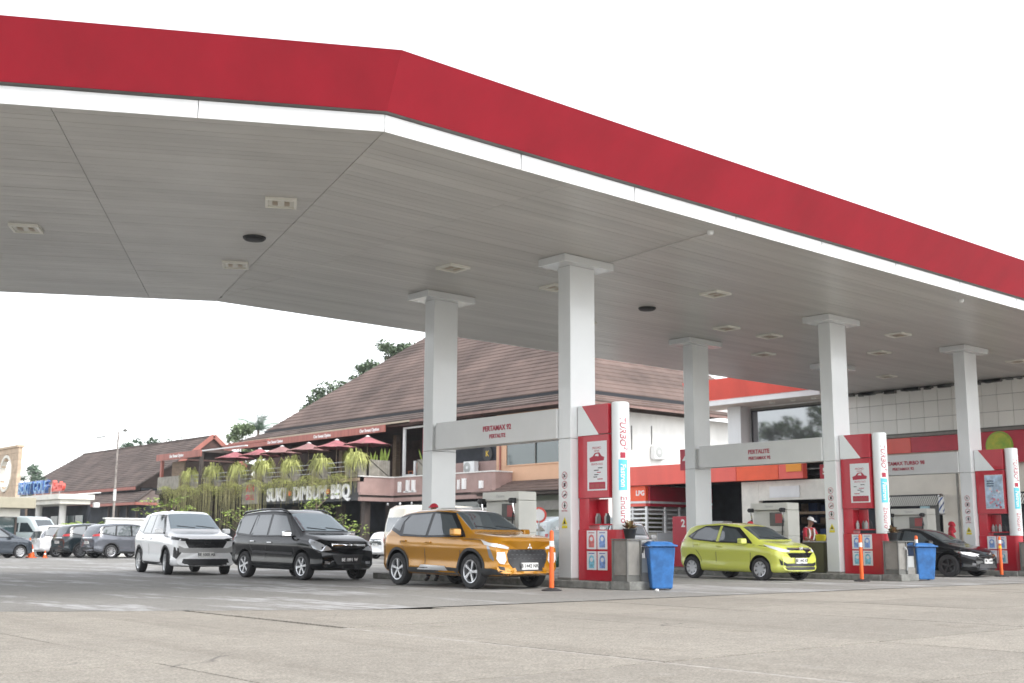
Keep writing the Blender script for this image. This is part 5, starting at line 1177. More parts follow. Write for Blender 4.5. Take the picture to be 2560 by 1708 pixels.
for y in (60.6, 59.7, 59.1, 54.6, 54.0, 52.4):
    MB().box(42.85, 42.99, y, y+rm.uniform(.12, .3), 4.0, 4.0+rm.uniform(.4, .75)).build('broken_letter', 'ink_white', rb, world=True)
part(rb, 'broken_letter', 'ink_white', 42.85, 42.99, 59.0, 60.2, 3.96, 4.06)
# white door frame on the terrace
for a in ((61.42, 61.62, 5.02, 8.1), (60.25, 60.4, 5.02, 6.0)): part(rb, 'white_frame_post', 'white_panel', 43.75, 43.87, *a)
part(rb, 'white_frame_beam', 'white_panel', 43.75, 43.87, 57.2, 61.62, 8.12, 8.22); part(rb, 'white_frame_sill', 'white_panel', 43.73, 43.89, 60.41, 61.41, 5.02, 5.17); part(rb, 'terrace_pillar', 'timber_dark', 46, 46.4, 59.6, 60.0, 4.94, 8.3)
for y in (67, 74, 81): part(rb, 'terrace_pillar', 'wood', 47, 47.4, y, y+.4, 4.94, 8.3)
for y in (55, 62, 69, 76, 83): part(rb, 'ground_pillar', 'timber_dark', 41.2, 41.6, y, y+.4, 0, 4.6)
part(rb, 'ground_glass', 'rest_glass', 44.0, 44.05, 54, 61, .1, 3.3)
for k, y in enumerate((59.2, 57.9, 56.7, 55.5)): MB().lathe([(0, -.12), (.05, -.1), (.07, -.02), (.03, .06), (0, .07)], (41.0, y, 3.2), n=10).build('bulb', 'cloth_white' if k in (1, 3) else 'galv', rb, True, world=True)
MB().lathe([(0, 0), (.22, .05), (.25, .25), (.1, .4), (0, .4)], (42.6, 57.9, 2.0), n=12).build('yellow_lantern', 'reflect_yellow', rb, True, world=True)
# deck edge with sign
part(rb, 'deck_beam', 'timber_dark', 40.5, 40.8, 61.6, 92, 4.62, 4.93); part(rb, 'deck_trim', 'wood', 40.42, 40.49, 61.6, 64, 4.66, 4.86); part(rb, 'sign_backing', 'black', 40.52, 40.62, 61.7, 74.1, 3.45, 4.6)
for s_, y in (('SUKI', 71.95), ('DIMSUM', 67.55), ('BBQ', 63.75)): text('sign_lettering', s_, 1.22, 'ink_white', rb, (40.47, y, 4.02), FACE_U, depth=.05, bold=.045, sx={'SUKI': 1.02, 'DIMSUM': .93, 'BBQ': .95}[s_])
for y in (70.1, 65.25): MB().cyl((40.42, y, 4.1), (40.5, y, 4.1), .17, n=14).build('sign_dot', 'orange', rb, world=True)
sb = part(rb, 'sign_box', 'wood_grey', 40.3, 40.5, 74.2, 76.6, 3.5, 5.05); text('box_lettering', 'KIN', .7, 'band_deep', rb, (40.29, 75.4, 4.6), FACE_U, bold=.02); text('box_lettering', 'GRILL', .5, 'band_deep', rb, (40.29, 75.4, 3.95), FACE_U, bold=.02)
# left annexe with sign fascia
part(rb, 'annexe_fascia', 'fascia_terra', 40.45, 40.6, 83.9, 92.0, 7.35, 7.86); part(rb, 'annexe_roof', 'timber_dark', 40.6, 48, 83.9, 92, 7.7, 7.9); text('fascia_lettering', 'Our Sweet Option', .34, 'ink_white', rb, (40.44, 88.2, 7.6), FACE_U, bold=.012)
part(rb, 'annexe_post', 'fascia_terra', 40.6, 40.8, 91.2, 91.5, 4.94, 7.35); part(rb, 'annexe_panel', 'wood', 41.5, 41.6, 88.9, 91.2, 4.94, 7.3); part(rb, 'annexe_post', 'timber_dark', 40.6, 40.75, 84.2, 84.35, 4.94, 7.35); part(rb, 'annexe_wall', 'wood_grey', 40.5, 40.62, 87.6, 91.6, 4.94, 6.0)
part(rb, 'lower_end_wall', 'timber_dark', 40.9, 45, 91.9, 92.1, 0, 4.6); part(rb, 'awning_bar', 'white_panel', 40.4, 40.6, 76.6, 83.6, 7.72, 7.8); part(rb, 'awning_post', 'timber_dark', 40.42, 40.55, 83.5, 83.6, 4.94, 7.72); part(rb, 'awning_bar', 'fascia_terra', 41.0, 41.2, 74.5, 80.5, 8.0, 8.16)
for k in range(9): part(rb, 'curtain_wall', 'timber_dark', 43.6, 43.64, 62+3*k, 63.2+3*k, 0, 3.4)
# railings
for y0 in (63.3, 67.6, 71.6, 75.5, 79.4, 83.2):
    for z in (5.35, 5.65, 5.95): MB().bar((40.7, y0, z), (40.7, y0+2.4, z), .03).build('railing', 'galv', rb, world=True)
# AC units
def ac(label, loc, face):
    t = thing('air_conditioner', label, 'air conditioner', loc, 0 if face == 'u' else radians(90), 'wall air conditioners')
    MB().box(-.36, 0, -.52, .52, 0, .78).build('casing', 'white_panel', t, bevel=.03)
    MB().lathe([(.0, -.37), (.30, -.372), (.33, -.365)], (0, .16, .4), 'x', 26).build('fan_grille', 'pump_grey', t, True); MB().lathe([(0, -.385), (.09, -.383), (.1, -.37)], (0, .16, .4), 'x', 16).build('fan_hub', 'white_panel', t, True)
    for s in (-.35, .35): MB().bar((.1, s, -.02), (-.4, s, -.02), .04).build('bracket', 'white_panel', t); 
    MB().tube([(-.1, -.54, .2), (-.05, -.60, .1), (.1, -.60, -.1)], .02).build('pipe', 'white_panel', t, True)
ac('white air conditioner with round fan on the mauve wall under the first beam', (44.3, 55.0, 4.95), 'u'); ac('small white air conditioner on the stained white wall above the red band', (51.0, 46.15, 5.75), 'v')
for x, z0, z1 in ((50.6, 6.6, 7.7), (48.9, 6.2, 7.6)): MB().box(x, x+.05, 46.15, 46.19, z0, z1).build('pipe_stub', 'cabinet_dark', rb, world=True)
m = MB()
for k in range(7): m.box(46.8+.55*k, 47.2+.55*k, 44.9, 45.3, 4.7, 4.85+.08*(k % 3))
m.build('debris_on_roof', 'cabinet', bl, world=True)

# parasols, planters on the terrace
for i, (y, mt) in enumerate(((81.2, 'umbrella'), (77.35, 'umbrella'), (74.1, 'umbrella_b'), (70.4, 'umbrella_b'), (66.8, 'umbrella'), (63.1, 'umbrella'))):
    lab = 'maroon terrace parasol, %s of six from the left' % ['leftmost', 'second', 'faded third', 'faded fourth', 'fifth', 'rightmost and largest'][i]
    t = thing('terrace_parasol', lab, 'parasol', (42, y, 4.94), 0, 'maroon parasols on the restaurant terrace')
    R, zr, za = 1.62, 2.12, 2.72; m = MB(); n = 8
    for k in range(n):
        a0, a1 = 2*pi*k/n, 2*pi*(k+1)/n; p0 = Vector((R*cos(a0), R*sin(a0), zr)); p1 = Vector((R*cos(a1), R*sin(a1), zr)); mid = (p0+p1)/2*1.0; mid.z = zr+.05
        ap = Vector((0, 0, za)); s0 = p0.lerp(ap, .5)+Vector((0, 0, -.03)); s1 = p1.lerp(ap, .5)+Vector((0, 0, -.03)); b = len(m.v)
        m.add([p0, mid, p1, s0, s1, ap], [(0, 1, 4, 3), (1, 2, 4), (3, 4, 5)])
    m.build('canopy', mt, t, fix=False); MB().lathe([(.0, za+.06), (.14, za+.0), (.16, za-.04)], n=10).build('vent_cap', 'cloth_white', t, True)
    MB().cyl((0, 0, 0), (0, 0, za), .03, n=8).build('pole', 'wood', t)
    for k in range(8): a = 2*pi*k/8; MB().bar((0, 0, za-.05), (R*cos(a), R*sin(a), zr-.01), .02).build('rib', 'wood', t)
def planter(y, w_, lab, h=1.1, u=40.75, rz=0.):
    t = thing('terrace_planter', lab, 'planter', (u, y, 4.94), rz, 'wooden planters on the terrace edge')
    n = max(4, int(w_/.16))
    for k in range(n): MB().box(-.2, -.17, -w_/2+k*w_/n+.004, -w_/2+(k+1)*w_/n-.004, 0, h).build('board', 'wood_grey', t)
    for k in range(4): MB().box(-.165+.14*k, -.03+.14*k, -w_/2, -w_/2+.03, 0, h).build('board', 'wood_grey', t)
    MB().box(-.165, .4, -w_/2+.035, w_/2, 0, h-.08).build('soil_box', 'timber_dark', t); MB().bar((-.215, w_/2-.1, h-.05), (-.215, -w_/2+.1, .1), .06, .02).build('brace', 'timber_dark', t)
    return t
# ------------------------------------------------------------------ left restaurant, entrance canopy, portal
lr = thing('tiled_roof_restaurant', 'low restaurant with long brown tiled gable roof at far left', 'building', (46, 120, 0))
def LRP(f):
    r = 109-5.6*f if f < .5 else 105.2; l = 147-8*f
    return ((46+6*f, l, 6.0+5.0*f), (46+6*f, r, 6.0+5.0*f))
MB().add([(46, 147, 5.98), (46, 109, 5.98), (49, 106.2, 8.47), (52, 105.2, 10.97), (52, 139, 10.97)], [(0, 1, 2, 3, 4)]).build('roof_slope', 'roof_tile2', lr, world=True)
MB().add([(52, 139, 10.97), (52, 105.2, 10.97), (58, 105.2, 6), (58, 147, 6)], [(0, 1, 2, 3)]).build('roof_slope', 'roof_tile2', lr, world=True)
MB().add([(46, 109, 5.98), (58, 109, 5.98), (57, 106.2, 8.47), (49, 106.2, 8.47)], [(0, 1, 2, 3)]).build('roof_slope', 'roof_tile2', lr, world=True)
roof_rows(lr, 22, LRP, 'roof_tile2', .10)
MB().add([(49, 105.3, 8.5), (52, 105.3, 10.9), (55, 105.3, 8.5)], [(0, 1, 2)]).build('gable', 'interior_brown', lr, world=True)
for a, b in (((48.4, 105.1, 8.1), (52, 105.1, 11.05)), ((52, 105.1, 11.05), (55.6, 105.1, 8.1))): MB().bar(a, b, .08, .42).build('barge_board', 'fascia_terra', lr, world=True)
MB().bar((46.0, 108.9, 6.0), (49, 106.1, 8.55), .25, .12).build('hip_ridge', 'timber_dark', lr, world=True); MB().bar((52, 105.2, 11.05), (52, 139, 11.05), .3, .12).build('ridge_cap', 'roof_tile2', lr, world=True)
part(lr, 'red_eaves', 'fascia_terra', 45.9, 46.0, 109, 147, 5.72, 6.0); part(lr, 'wall', 'interior', 46.6, 47, 109, 147, 0, 5.7); part(lr, 'wall', 'interior', 46.6, 57, 109, 109.3, 0, 5.9)
roof_rows(lr, 6, lambda f: ((44.0+2.4*f, 122, 4.35+1.2*f), (44.0+2.4*f, 104.0+2.2*f, 4.35+1.2*f)), 'roof_tile2', .09, 'porch_tile_row')
MB().add([(44.0, 104.0, 4.35), (52, 104.0, 4.35), (51, 106.2, 5.55), (46.4, 106.2, 5.55)], [(0, 1, 2, 3)]).build('porch_roof', 'roof_tile2', lr, world=True)
MB().bar((44.0, 104.0, 4.45), (46.4, 106.2, 5.65), .22, .1).build('hip_ridge', 'timber_dark', lr, world=True)
part(lr, 'porch_eaves', 'fascia_terra', 43.9, 44.0, 104, 122, 4.12, 4.36); part(lr, 'porch_eaves', 'fascia_terra', 44.0, 52, 103.9, 104.0, 4.12, 4.36); part(lr, 'porch_wall', 'interior', 45.0, 45.2, 104.6, 122, 0, 4.1)
for y in (105.2, 107.4, 109.6, 111.8): part(lr, 'porch_post', 'timber_dark', 44.6, 44.8, y, y+.2, 0, 4.1)
# flat entrance canopy
ecn = thing('entrance_canopy', 'cream flat entrance canopy on two round white columns at left', 'canopy', (28.5, 82, 0))
part(ecn, 'upper_slab', 'wall_cream', 28.2, 30.7, 79.5, 92, 3.62, 3.98, .02); part(ecn, 'lower_slab', 'wall_cream', 28.4, 30.5, 79.7, 92, 3.32, 3.61, .02)
for y in (81.1, 85.8): MB().cyl((29.15, y, 0), (29.15, y, 3.32), .23, n=20).build('round_column', 'wall_white', ecn, True, world=True)
part(ecn, 'back_wall', 'interior', 30.4, 30.6, 79.9, 92, 0, 3.3)
for k in range(4): part(ecn, 'door_pane', 'rest_glass', 30.3, 30.35, 80.4+1.6*k, 81.8+1.6*k, .1, 2.6)
part(ecn, 'floodlight', 'cloth_white', 30.55, 30.95, 79.1, 79.45, 3.1, 3.45, .05)
sg = thing('roof_sign', 'blue letters BUKIT GOLF with red script standing on the entrance canopy', 'sign', (28.35, 83.5, 3.98))
text('block_lettering', 'BUKIT GOLF', 1.22, 'sign_blue', sg, (28.3, 84.75, 4.5), FACE_U, depth=.12, bold=.03, sx=.88); text('script_lettering', 'Resto', 1.05, 'band_red', sg, (28.3, 79.9, 4.5), FACE_U, depth=.1, bold=.02, shear=.25, sx=.85)
for k in range(6): MB().bar((28.45, 80+1.6*k, 3.98), (28.45, 80+1.6*k, 4.7), .06).build('support', 'galv', sg, world=True)
text('letter_face', 'BUKIT GOLF', 1.05, mat('sign_cyan', (.10, .35, .62), .3, var=.5, scale=2), sg, (28.17, 84.75, 4.52), FACE_U, depth=.004, sx=.99)
pt = thing('portal_wall', 'tall sand-coloured block wall with an oval opening at the left picture edge', 'wall', (29.6, 94, 0))
# wall with oval hole, built from courses of blocks round the opening
cy_, cz_, ry_, rz_ = 95.0, 6.0, 1.25, 1.28
for j in range(16):
    z0, z1 = .5*j, .5*j+.49
    if z1 > 7.95: z1 = 7.92
    if z0 > 7.9: break
    zc = (z0+z1)/2; k = 1-((zc-cz_)/rz_)**2
    spans = [(92.3, 97.0)] if k <= 0 else [(92.3, cy_-ry_*sqrt(k)), (cy_+ry_*sqrt(k), 97.0)]
    for a, b in spans:
        y = a+(.0 if j % 2 else -.45)
        while y < b:
            y0, y1 = max(a, y), min(b, y+.9)
            if y1-y0 > .05: MB().box(29.5, 29.8, y0+.006, y1-.006, z0+.004, z1).build('stone_block', 'stone_block', pt, world=True)
            y += .9
part(pt, 'coping', 'stone_block', 29.38, 29.92, 92.2, 97.1, 7.93, 8.1)
n = 28; m = MB()
for k in range(n):
    a0, a1 = 2*pi*k/n, 2*pi*(k+1)/n; q = lambda a, s: (cy_+(ry_+s)*cos(a), cz_+(rz_+s)*sin(a))
    (ya, za), (yb, zb), (yc, zc), (yd, zd) = q(a0, -.04), q(a1, -.04), q(a1, .16), q(a0, .16)
    m.add([(29.44, ya, za), (29.44, yb, zb), (29.44, yc, zc), (29.44, yd, zd), (29.86, ya, za), (29.86, yb, zb), (29.86, yc, zc), (29.86, yd, zd)], [(0, 1, 2, 3), (7, 6, 5, 4), (0, 4, 5, 1), (2, 6, 7, 3)])
m.build('oval_reveal', 'wall_cream', pt, world=True)
gl = thing('glass_pavilion', 'flat-roofed cream pavilion with dark glass at the left edge behind the slate car', 'building', (20, 74, 0))
part(gl, 'roof_slab', mat('render_olive', (.40, .37, .28), .8, var=.08), 10, 22.95, 68.1, 86, 2.68, 3.28, .02); part(gl, 'lintel', 'wall_cream', 10, 22.3, 68.7, 86, 2.2, 2.66); part(gl, 'glass_wall', 'rest_glass', 10, 22.2, 68.9, 69.0, .1, 2.18)
for k in range(5): part(gl, 'mullion', 'timber_dark', 22.1-1.3*k, 22.2-1.3*k, 68.82, 68.89, 0, 2.18)
part(gl, 'side_glass', 'rest_glass', 22.1, 22.2, 69.1, 85, .1, 2.18)
lw = thing('low_wall', 'low white wall behind the grey parked SUV', 'wall', (27.5, 66.5, 0)); part(lw, 'wall', 'wall_white', 26.4, 33, 66.4, 66.6, 0, 2.12); part(lw, 'coping', 'wall_white', 26.3, 33, 66.3, 66.7, 2.125, 2.2)
# lamp post
lp = thing('lamp_post', 'tall weathered street lamp with two unequal arms before the tiled roof', 'lamp post', (28.45, 70.5, 0))
MB().tube([(0, 0, 0), (0, 0, 4.2), (0, 0, 7.55)], [.085, .07, .05], 10).build('pole', 'steel_pole', lp, True); MB().cyl((0, 0, 3.3), (0, 0, 4.0), .092, n=10).build('white_wrap', 'cloth_white', lp)
MB().tube([(0, 0, 6.9), (-.25, .22, 7.22), (-.62, .56, 7.26)], .025, 6).build('arm', 'steel_pole', lp, True); MB().bar((-.62, .56, 7.27), (-1.02, .92, 7.19), .16, .09).build('lamp_head', 'galv', lp, bevel=.02)
MB().tube([(0, 0, 7.0), (.12, -.1, 7.4), (.24, -.2, 7.62)], .022, 6).build('arm', 'steel_pole', lp, True); MB().lathe([(0, 0), (.12, .03), (.14, .1), (.05, .2), (0, .21)], (.3, -.27, 7.55), n=12).build('lamp_head', 'cabinet_dark', lp, True)
def cone(loc, lab, sc=1.):
    t = thing('traffic_cone', lab, 'traffic cone', (*loc, 0), 0, 'orange cones by the parked cars'); t.scale = (sc,)*3; MB().box(-.22, .22, -.22, .22, 0, .04).build('base', 'orange', t, bevel=.01); MB().lathe([(.17, .04), (.03, .68), (0, .70)], n=16).build('shell', 'orange', t, True); MB().lathe([(.117, .30), (.085, .45)], n=16).build('white_band', 'reflect_white', t, True)
cone((21.05, 62.6), 'orange traffic cone right of the slate hatchback nose'); cone((21.5, 61.9), 'low orange traffic cone before the parked white people carrier', .55)
bar_ = thing('orange_post', 'thin orange post standing beside the slate hatchback', 'bollard', (21.2, 63.4, 0)); MB().lathe([(.16, 0), (.16, .04), (.05, .07), (.045, 1.0), (0, 1.03)], n=12).build('post', 'orange', bar_, True)
t = thing('round_traffic_sign', 'round white sign with red rim behind the first dispenser', 'sign', (29.8, 33.0, 0)); MB().cyl((0, 0, 0), (0, 0, 2.2), .03, n=8).build('pole', 'galv', t)
dd = Vector((-.65, -.76, 0)); MB().cyl((0, 0, 1.95), dd*.02+Vector((0, 0, 1.95)), .30, n=24).build('disc', 'band_red', t); MB().cyl(dd*.021+Vector((0, 0, 1.95)), dd*.03+Vector((0, 0, 1.95)), .22, n=24).build('disc_face', 'ink_white', t)
t = thing('folded_parasol', 'dark green folded parasol leaning beside the first column', 'parasol', (27.9, 30.0, 0)); MB().tube([(0, 0, .1), (.5, -.35, 1.1), (.85, -.6, 1.85)], [.05, .38, .10], 10).build('cloth', 'green_canvas', t, True); MB().cyl((-.05, .03, 0), (.9, -.63, 1.98), .025, n=8).build('pole', 'steel_pole', t)
t = thing('far_dispenser', 'distant white dispenser with blue cap in the dark shop opening', 'fuel pump', (41.5, 33.9, 0)); MB().box(-.3, .3, -.5, .5, 0, 1.75).build('cabinet', 'white_panel', t, bevel=.03); MB().box(-.32, .32, -.52, .0, 1.3, 1.7).build('display', 'sticker_blue', t, bevel=.02); MB().box(-.33, .33, -.53, .53, 1.755, 1.9).build('hood', 'pump_grey', t, bevel=.02)
car('parked_car', 'dark blue car roof visible beyond the lime hatchback', sm, (38.9, 30.8), -95, 'sticker_blue', group=G2)

# ------------------------------------------------------------------ vegetation
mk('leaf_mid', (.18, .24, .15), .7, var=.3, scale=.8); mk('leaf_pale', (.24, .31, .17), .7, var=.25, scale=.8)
def leaf_cloud(m, c, rad, n, size, r, flat=.6):
    for _ in range(n):
        while True:
            d = Vector((r.uniform(-1, 1), r.uniform(-1, 1), r.uniform(-1, 1)))
            if .25 < d.length < 1: break
        p = Vector((c[0]+d.x*rad[0], c[1]+d.y*rad[1], c[2]+d.z*rad[2]))
        a = Vector((r.uniform(-1, 1), r.uniform(-1, 1), r.uniform(-flat, flat))).normalized(); b = a.cross(Vector((r.uniform(-.5, .5), r.uniform(-.5, .5), 1))).normalized(); s = size*r.uniform(.6, 1.3)
        m.add([p-a*s, p-b*s*.45, p+a*s, p+b*s*.45], [(0, 1, 2, 3)])
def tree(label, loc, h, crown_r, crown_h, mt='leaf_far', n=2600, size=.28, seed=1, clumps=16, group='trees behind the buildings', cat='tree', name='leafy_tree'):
    r = random.Random(seed); t = thing(name, label, cat, loc, 0, group); tr = MB(); zc = h-crown_h*.5
    tr.tube([(0, 0, 0), (r.uniform(-.2, .2), r.uniform(-.2, .2), zc*.6), (r.uniform(-.3, .3), r.uniform(-.3, .3), zc)], [.035*h*.6, .024*h*.6, .012*h*.6], 8)
    m = MB()
    for k in range(clumps):
        a = r.uniform(0, 2*pi); q = r.random()**.6; zz = zc+r.uniform(-.5, .5)*crown_h
        rr = crown_r*q*(1-.5*abs(zz-zc)/(crown_h*.5)); c = (rr*cos(a), rr*sin(a), zz); s = crown_r*r.uniform(.22, .42)
        tr.tube([(0, 0, zc*.75), (c[0]*.5, c[1]*.5, (zc*.75+zz)/2+.2), c], [.05+.004*h, .03+.002*h, .012], 5)
        leaf_cloud(m, c, (s, s, s*.7), n//clumps, size, r)
    tr.build('trunk', 'bark', t, True); m.build('crown', mt, t, fix=False); return t
tree('tall broadleaf tree above the left slope of the big roof', (58.4, 93.8, 0), 15.4, 2.8, 4.0, seed=3, n=3400, size=.22, mt='leaf_mid', clumps=22)
tree('broadleaf tree top against the sky nearest the canopy edge', (62.5, 89.6, 0), 19.2, 2.6, 4.2, seed=4, n=3400, size=.22, mt='leaf_mid', clumps=22)
tree('broadleaf tree top halfway up the left slope of the big roof', (60.8, 91.2, 0), 17.3, 2.6, 4.2, seed=24, n=3400, size=.22, mt='leaf_mid', clumps=22)
tree('small tree top at the left foot of the big roof', (57.1, 95.1, 0), 14.2, 1.9, 3.0, seed=14, n=2000, size=.22, mt='leaf_mid', clumps=18)
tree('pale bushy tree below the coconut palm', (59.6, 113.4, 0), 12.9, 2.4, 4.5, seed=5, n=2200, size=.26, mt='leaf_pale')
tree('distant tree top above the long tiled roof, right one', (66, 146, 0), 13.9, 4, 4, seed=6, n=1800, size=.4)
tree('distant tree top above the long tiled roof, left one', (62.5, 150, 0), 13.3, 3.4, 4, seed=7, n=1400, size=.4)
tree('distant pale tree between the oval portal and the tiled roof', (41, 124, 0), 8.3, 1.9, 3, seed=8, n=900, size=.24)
tree('leafy branch poking in at the left picture edge', (11.2, 43.0, 0), 6.4, 1.5, 2.4, seed=9, n=1100, size=.16, mt='leaf')
for k, (x, y, h) in enumerate(((-16, 66, 13.5), (-19, 73, 15.0), (-14, 59, 12.0), (-24, 82, 14))):
    tree(['middle', 'tallest', 'nearest', 'farthest'][k]+' of the roadside trees mirrored in the upper shop window', (x, y, 0), h, 4.2, 7, seed=20+k, n=1600, size=.4, mt='leaf')
def palm(label, loc, h, L, n, seed, mt='palm', droop=.6, group='palms', wd=.5):
    r = random.Random(seed); t = thing('palm_tree', label, 'palm', loc, 0, group)
    if h > 1: MB().tube([(0, 0, 0), (.2, .1, h*.5), (0, 0, h)], [.2, .15, .13], 8).build('trunk', 'bark', t, True)
    for k in range(n):
        a = 2*pi*k/n+r.uniform(-.3, .3); el = r.uniform(.1, 1.2); m = MB(); prev = None
        for q in range(9):
            s = q/8; rad = L*s*cos(el*(1-.3*s)); z = h+L*s*sin(el)-droop*L*s*s
            p = Vector((rad*cos(a), rad*sin(a), z))
            if prev is not None:
                d = (p-prev).normalized(); sd = Vector((-sin(a), cos(a), 0))
                for sg_ in (-1, 1):
                    for u in range(3):
                        b = prev.lerp(p, u/3); tip = b+sd*sg_*wd*(1-.5*s)+d*.25*wd*2+Vector((0, 0, -.25*wd)); m.add([b-d*.03, b+d*.05, tip], [(0, 1, 2)])
                m.bar(prev, p, .03)
            prev = p
        m.build('frond', mt, t, fix=False)
palm('tall coconut palm standing behind the terrace restaurant', (63.2, 117.0, 0), 13.2, 3.3, 22, 3, droop=.4, wd=.8, mt='palm')
palm('bushy palm clump behind the parked cars at left', (26.3, 68.2, 0), .9, 2.3, 26, 5, mt='leaf_light', droop=.45, wd=.4)
palm('second bushy palm clump left of the lamp post', (27.9, 68.9, 0), .7, 2.1, 22, 6, mt='leaf', droop=.5, wd=.4)
def sapling(label, loc, h, seed, n=900):
    r = random.Random(seed); t = thing('young_tree', label, 'tree', loc, 0, 'young trees before the terrace'); tr = MB(); m = MB()
    tr.tube([(0, 0, 0), (.05, .03, h*.5), (0, 0, h)], [.07, .05, .02], 6)
    for k in range(9):
        z = h*(.45+.5*k/9); a = k*2.4+r.uniform(-.3, .3); L = r.uniform(.9, 1.7)*(1.15-.5*k/9); e = Vector((L*cos(a), L*sin(a), z+L*.55)); tr.tube([(0, 0, z-.2), e*.5+Vector((0, 0, z*.5-.1)), e], [.03, .02, .01], 5)
        for q in range(3): c = Vector((0, 0, z)).lerp(e, .5+.25*q); leaf_cloud(m, c, (.36, .36, .11), n//27, .09, r, .25)
    tr.build('trunk', 'bark', t, True); m.build('crown', 'leaf_light', t, fix=False)
sapling('light green young tree behind the white people carrier', (26.4, 57.6, 0), 3.0, 1, 620); sapling('yellow-green young tree left of the roof rails', (28.4, 53.2, 0), 2.3, 2, 420); sapling('young tree whose twigs cross the white sign letters', (31.1, 51.2, 0), 3.1, 3, 420)
sapling('low green sapling right of the black people carrier roof', (30.9, 48.2, 0), 1.6, 4, 260)
# planters with trailing plants
PY = [86.3, 82.3, 78.4, 74.6, 70.7, 66.8, 62.6]
for i, y in enumerate(PY):
    planter(y, 1.5, 'wooden terrace planter overgrown with trailing plant, %s from the left' % ['first', 'second', 'third', 'fourth', 'fifth', 'sixth', 'last'][i], 1.05)
    r = random.Random(30+i); t = thing('trailing_plant', 'pale green tufted trailing plant, %s planter from the left' % ['first', 'second', 'third', 'fourth', 'fifth', 'sixth', 'last'][i], 'plant', (40.75, y, 5.9), 0, 'trailing plants over the terrace edge')
    m = MB()
    for k in range(900):                                   # fountain of thin blades
        a = r.uniform(0, 2*pi); q = r.random(); R = r.uniform(.25, .95)*(.75+.5*abs(sin(3*a+i*1.7))); x0 = Vector((r.uniform(-.1, .25), r.uniform(-.6, .6)*(.7+.1*(i*5 % 4)), .1)); d = Vector((cos(a)*.8, sin(a), 0)); up = r.uniform(.05, .5)*(.7+.12*(i*3 % 5))+(.35 if r.random() < .03 else 0)
        p1 = x0+d*R*.5+Vector((0, 0, up)); p2 = x0+d*R+Vector((0, 0, up-r.uniform(.3, 1.0))); s = Vector((-d.y, d.x, 0))*r.uniform(.02, .045)
        m.add([x0-s*.5, x0+s*.5, p1+s, p1-s, p2], [(0, 1, 2, 3), (3, 2, 4)])
    m.build('tuft', 'leaf_vine', t, fix=False)
    m = MB()
    for k in range(44 if i < 4 else 22):
        x0 = Vector((r.uniform(-.55, -.25), r.uniform(-.8, .8), r.uniform(-.6, .1))); L = r.uniform(1.0, 4.2) if i < 4 else r.uniform(.6, 1.7); w_ = r.uniform(.012, .03); j = r.uniform(-.08, .08)
        m.add([x0+Vector((0, -w_, 0)), x0+Vector((0, w_, 0)), x0+Vector((0, j+w_*.6, -L)), x0+Vector((0, j-w_*.6, -L))], [(0, 1, 2, 3)])
    m.build('hanging_strand', 'strand', t, fix=False)
r = random.Random(77); m = MB(); m2 = MB()
for k in range(330):
    y = r.uniform(63, 90); z0 = r.uniform(4.4, 5.2); L = r.uniform(.8, 3.6) if y > 73 else r.uniform(.4, 1.5); w_ = r.uniform(.012, .03); x = r.uniform(40.1, 40.4); j = r.uniform(-.1, .1)
    m.add([(x, y-w_, z0), (x, y+w_, z0), (x, y+j+w_*.6, z0-L), (x, y+j-w_*.6, z0-L)], [(0, 1, 2, 3)])
for k in range(7500):
    y = r.uniform(62.5, 90.5); x = r.uniform(40.0, 40.6); z = 5.05+.18*sin(y*1.7)-abs(r.gauss(0, .38)); a = Vector((r.uniform(-1, 1), r.uniform(-1, 1), r.uniform(-1, .6))).normalized()*r.uniform(.06, .16); b = Vector((r.uniform(-1, 1), r.uniform(-1, 1), r.uniform(-.5, .5))).normalized()*.03
    m2.add([(x-a.x, y-a.y, z-a.z), (x+b.x, y+b.y, z+b.z), (x+a.x, y+a.y, z+a.z)], [(0, 1, 2)])
vc = m.build('vine_curtain', 'strand', fix=False); stuff(vc); tag(vc, 'brown curtain of hanging vine strands below the terrace edge', 'vines')
vl = m2.build('vine_leaves', 'leaf_vine', fix=False); stuff(vl); tag(vl, 'pale green mat of vine leaves along the terrace edge', 'vines')
for k in range(420):
    y = r.uniform(74, 91)
# snake plants in the grey planters
for u, y, w_, rz, lab, lb2 in ((42.2, 62.15, 1.6, pi/2, 'grey slatted planter with diagonal brace right of the parasols', 'snake plants in the braced grey planter'), (43.95, 59.2, 1.6, 0., 'grey slatted planter beside the white terrace frame', 'snake plants beside the white terrace frame')):
    planter(y, w_, lab, 1.12, u, rz)
    t = thing('snake_plant', 'upright yellow-edged '+lb2, 'plant', (u, y, 5.95), rz, 'snake plants on the terrace'); rr = random.Random(int(y))
    for k in range(13):
        x0 = Vector((rr.uniform(-.1, .25), rr.choice([-.6, -.25, .45])*w_/2+rr.uniform(-.18, .18), 0)); d = Vector((rr.uniform(-.25, .25), rr.uniform(-.25, .25), 1)).normalized(); L = rr.uniform(.5, 1.0); s = Vector((0, .055, 0)); MB().add([x0-s, x0+s, x0+d*L*.6+s*1.2, x0+d*L*.6-s*1.2, x0+d*L, x0+Vector((.03, 0, 0))], [(0, 5, 3), (5, 1, 2, 3), (3, 2, 4)]).build('leaf', 'leaf_light', t, fix=False)
for k in range(3):
    t = thing('terrace_chair', 'red-brown wooden terrace chair, %s one behind the planters' % ['right', 'middle', 'left'][k], 'chair', ([44.2, 42.6, 42.2][k], [61.0, 63.4, 65.4][k], 4.94), radians(20*k), 'terrace chairs')
    MB().box(-.25, .25, -.25, .25, .42, .47).build('seat', 'wood_red', t); MB().box(.2, .25, -.25, .25, .48, 1.0).build('backrest', 'wood_red', t)
    for sx in (-.22, .22):
        for sy in (-.22, .22): MB().box(sx-.025, sx+.025, sy-.025, sy+.025, 0, .419).build('leg', 'wood_red', t)

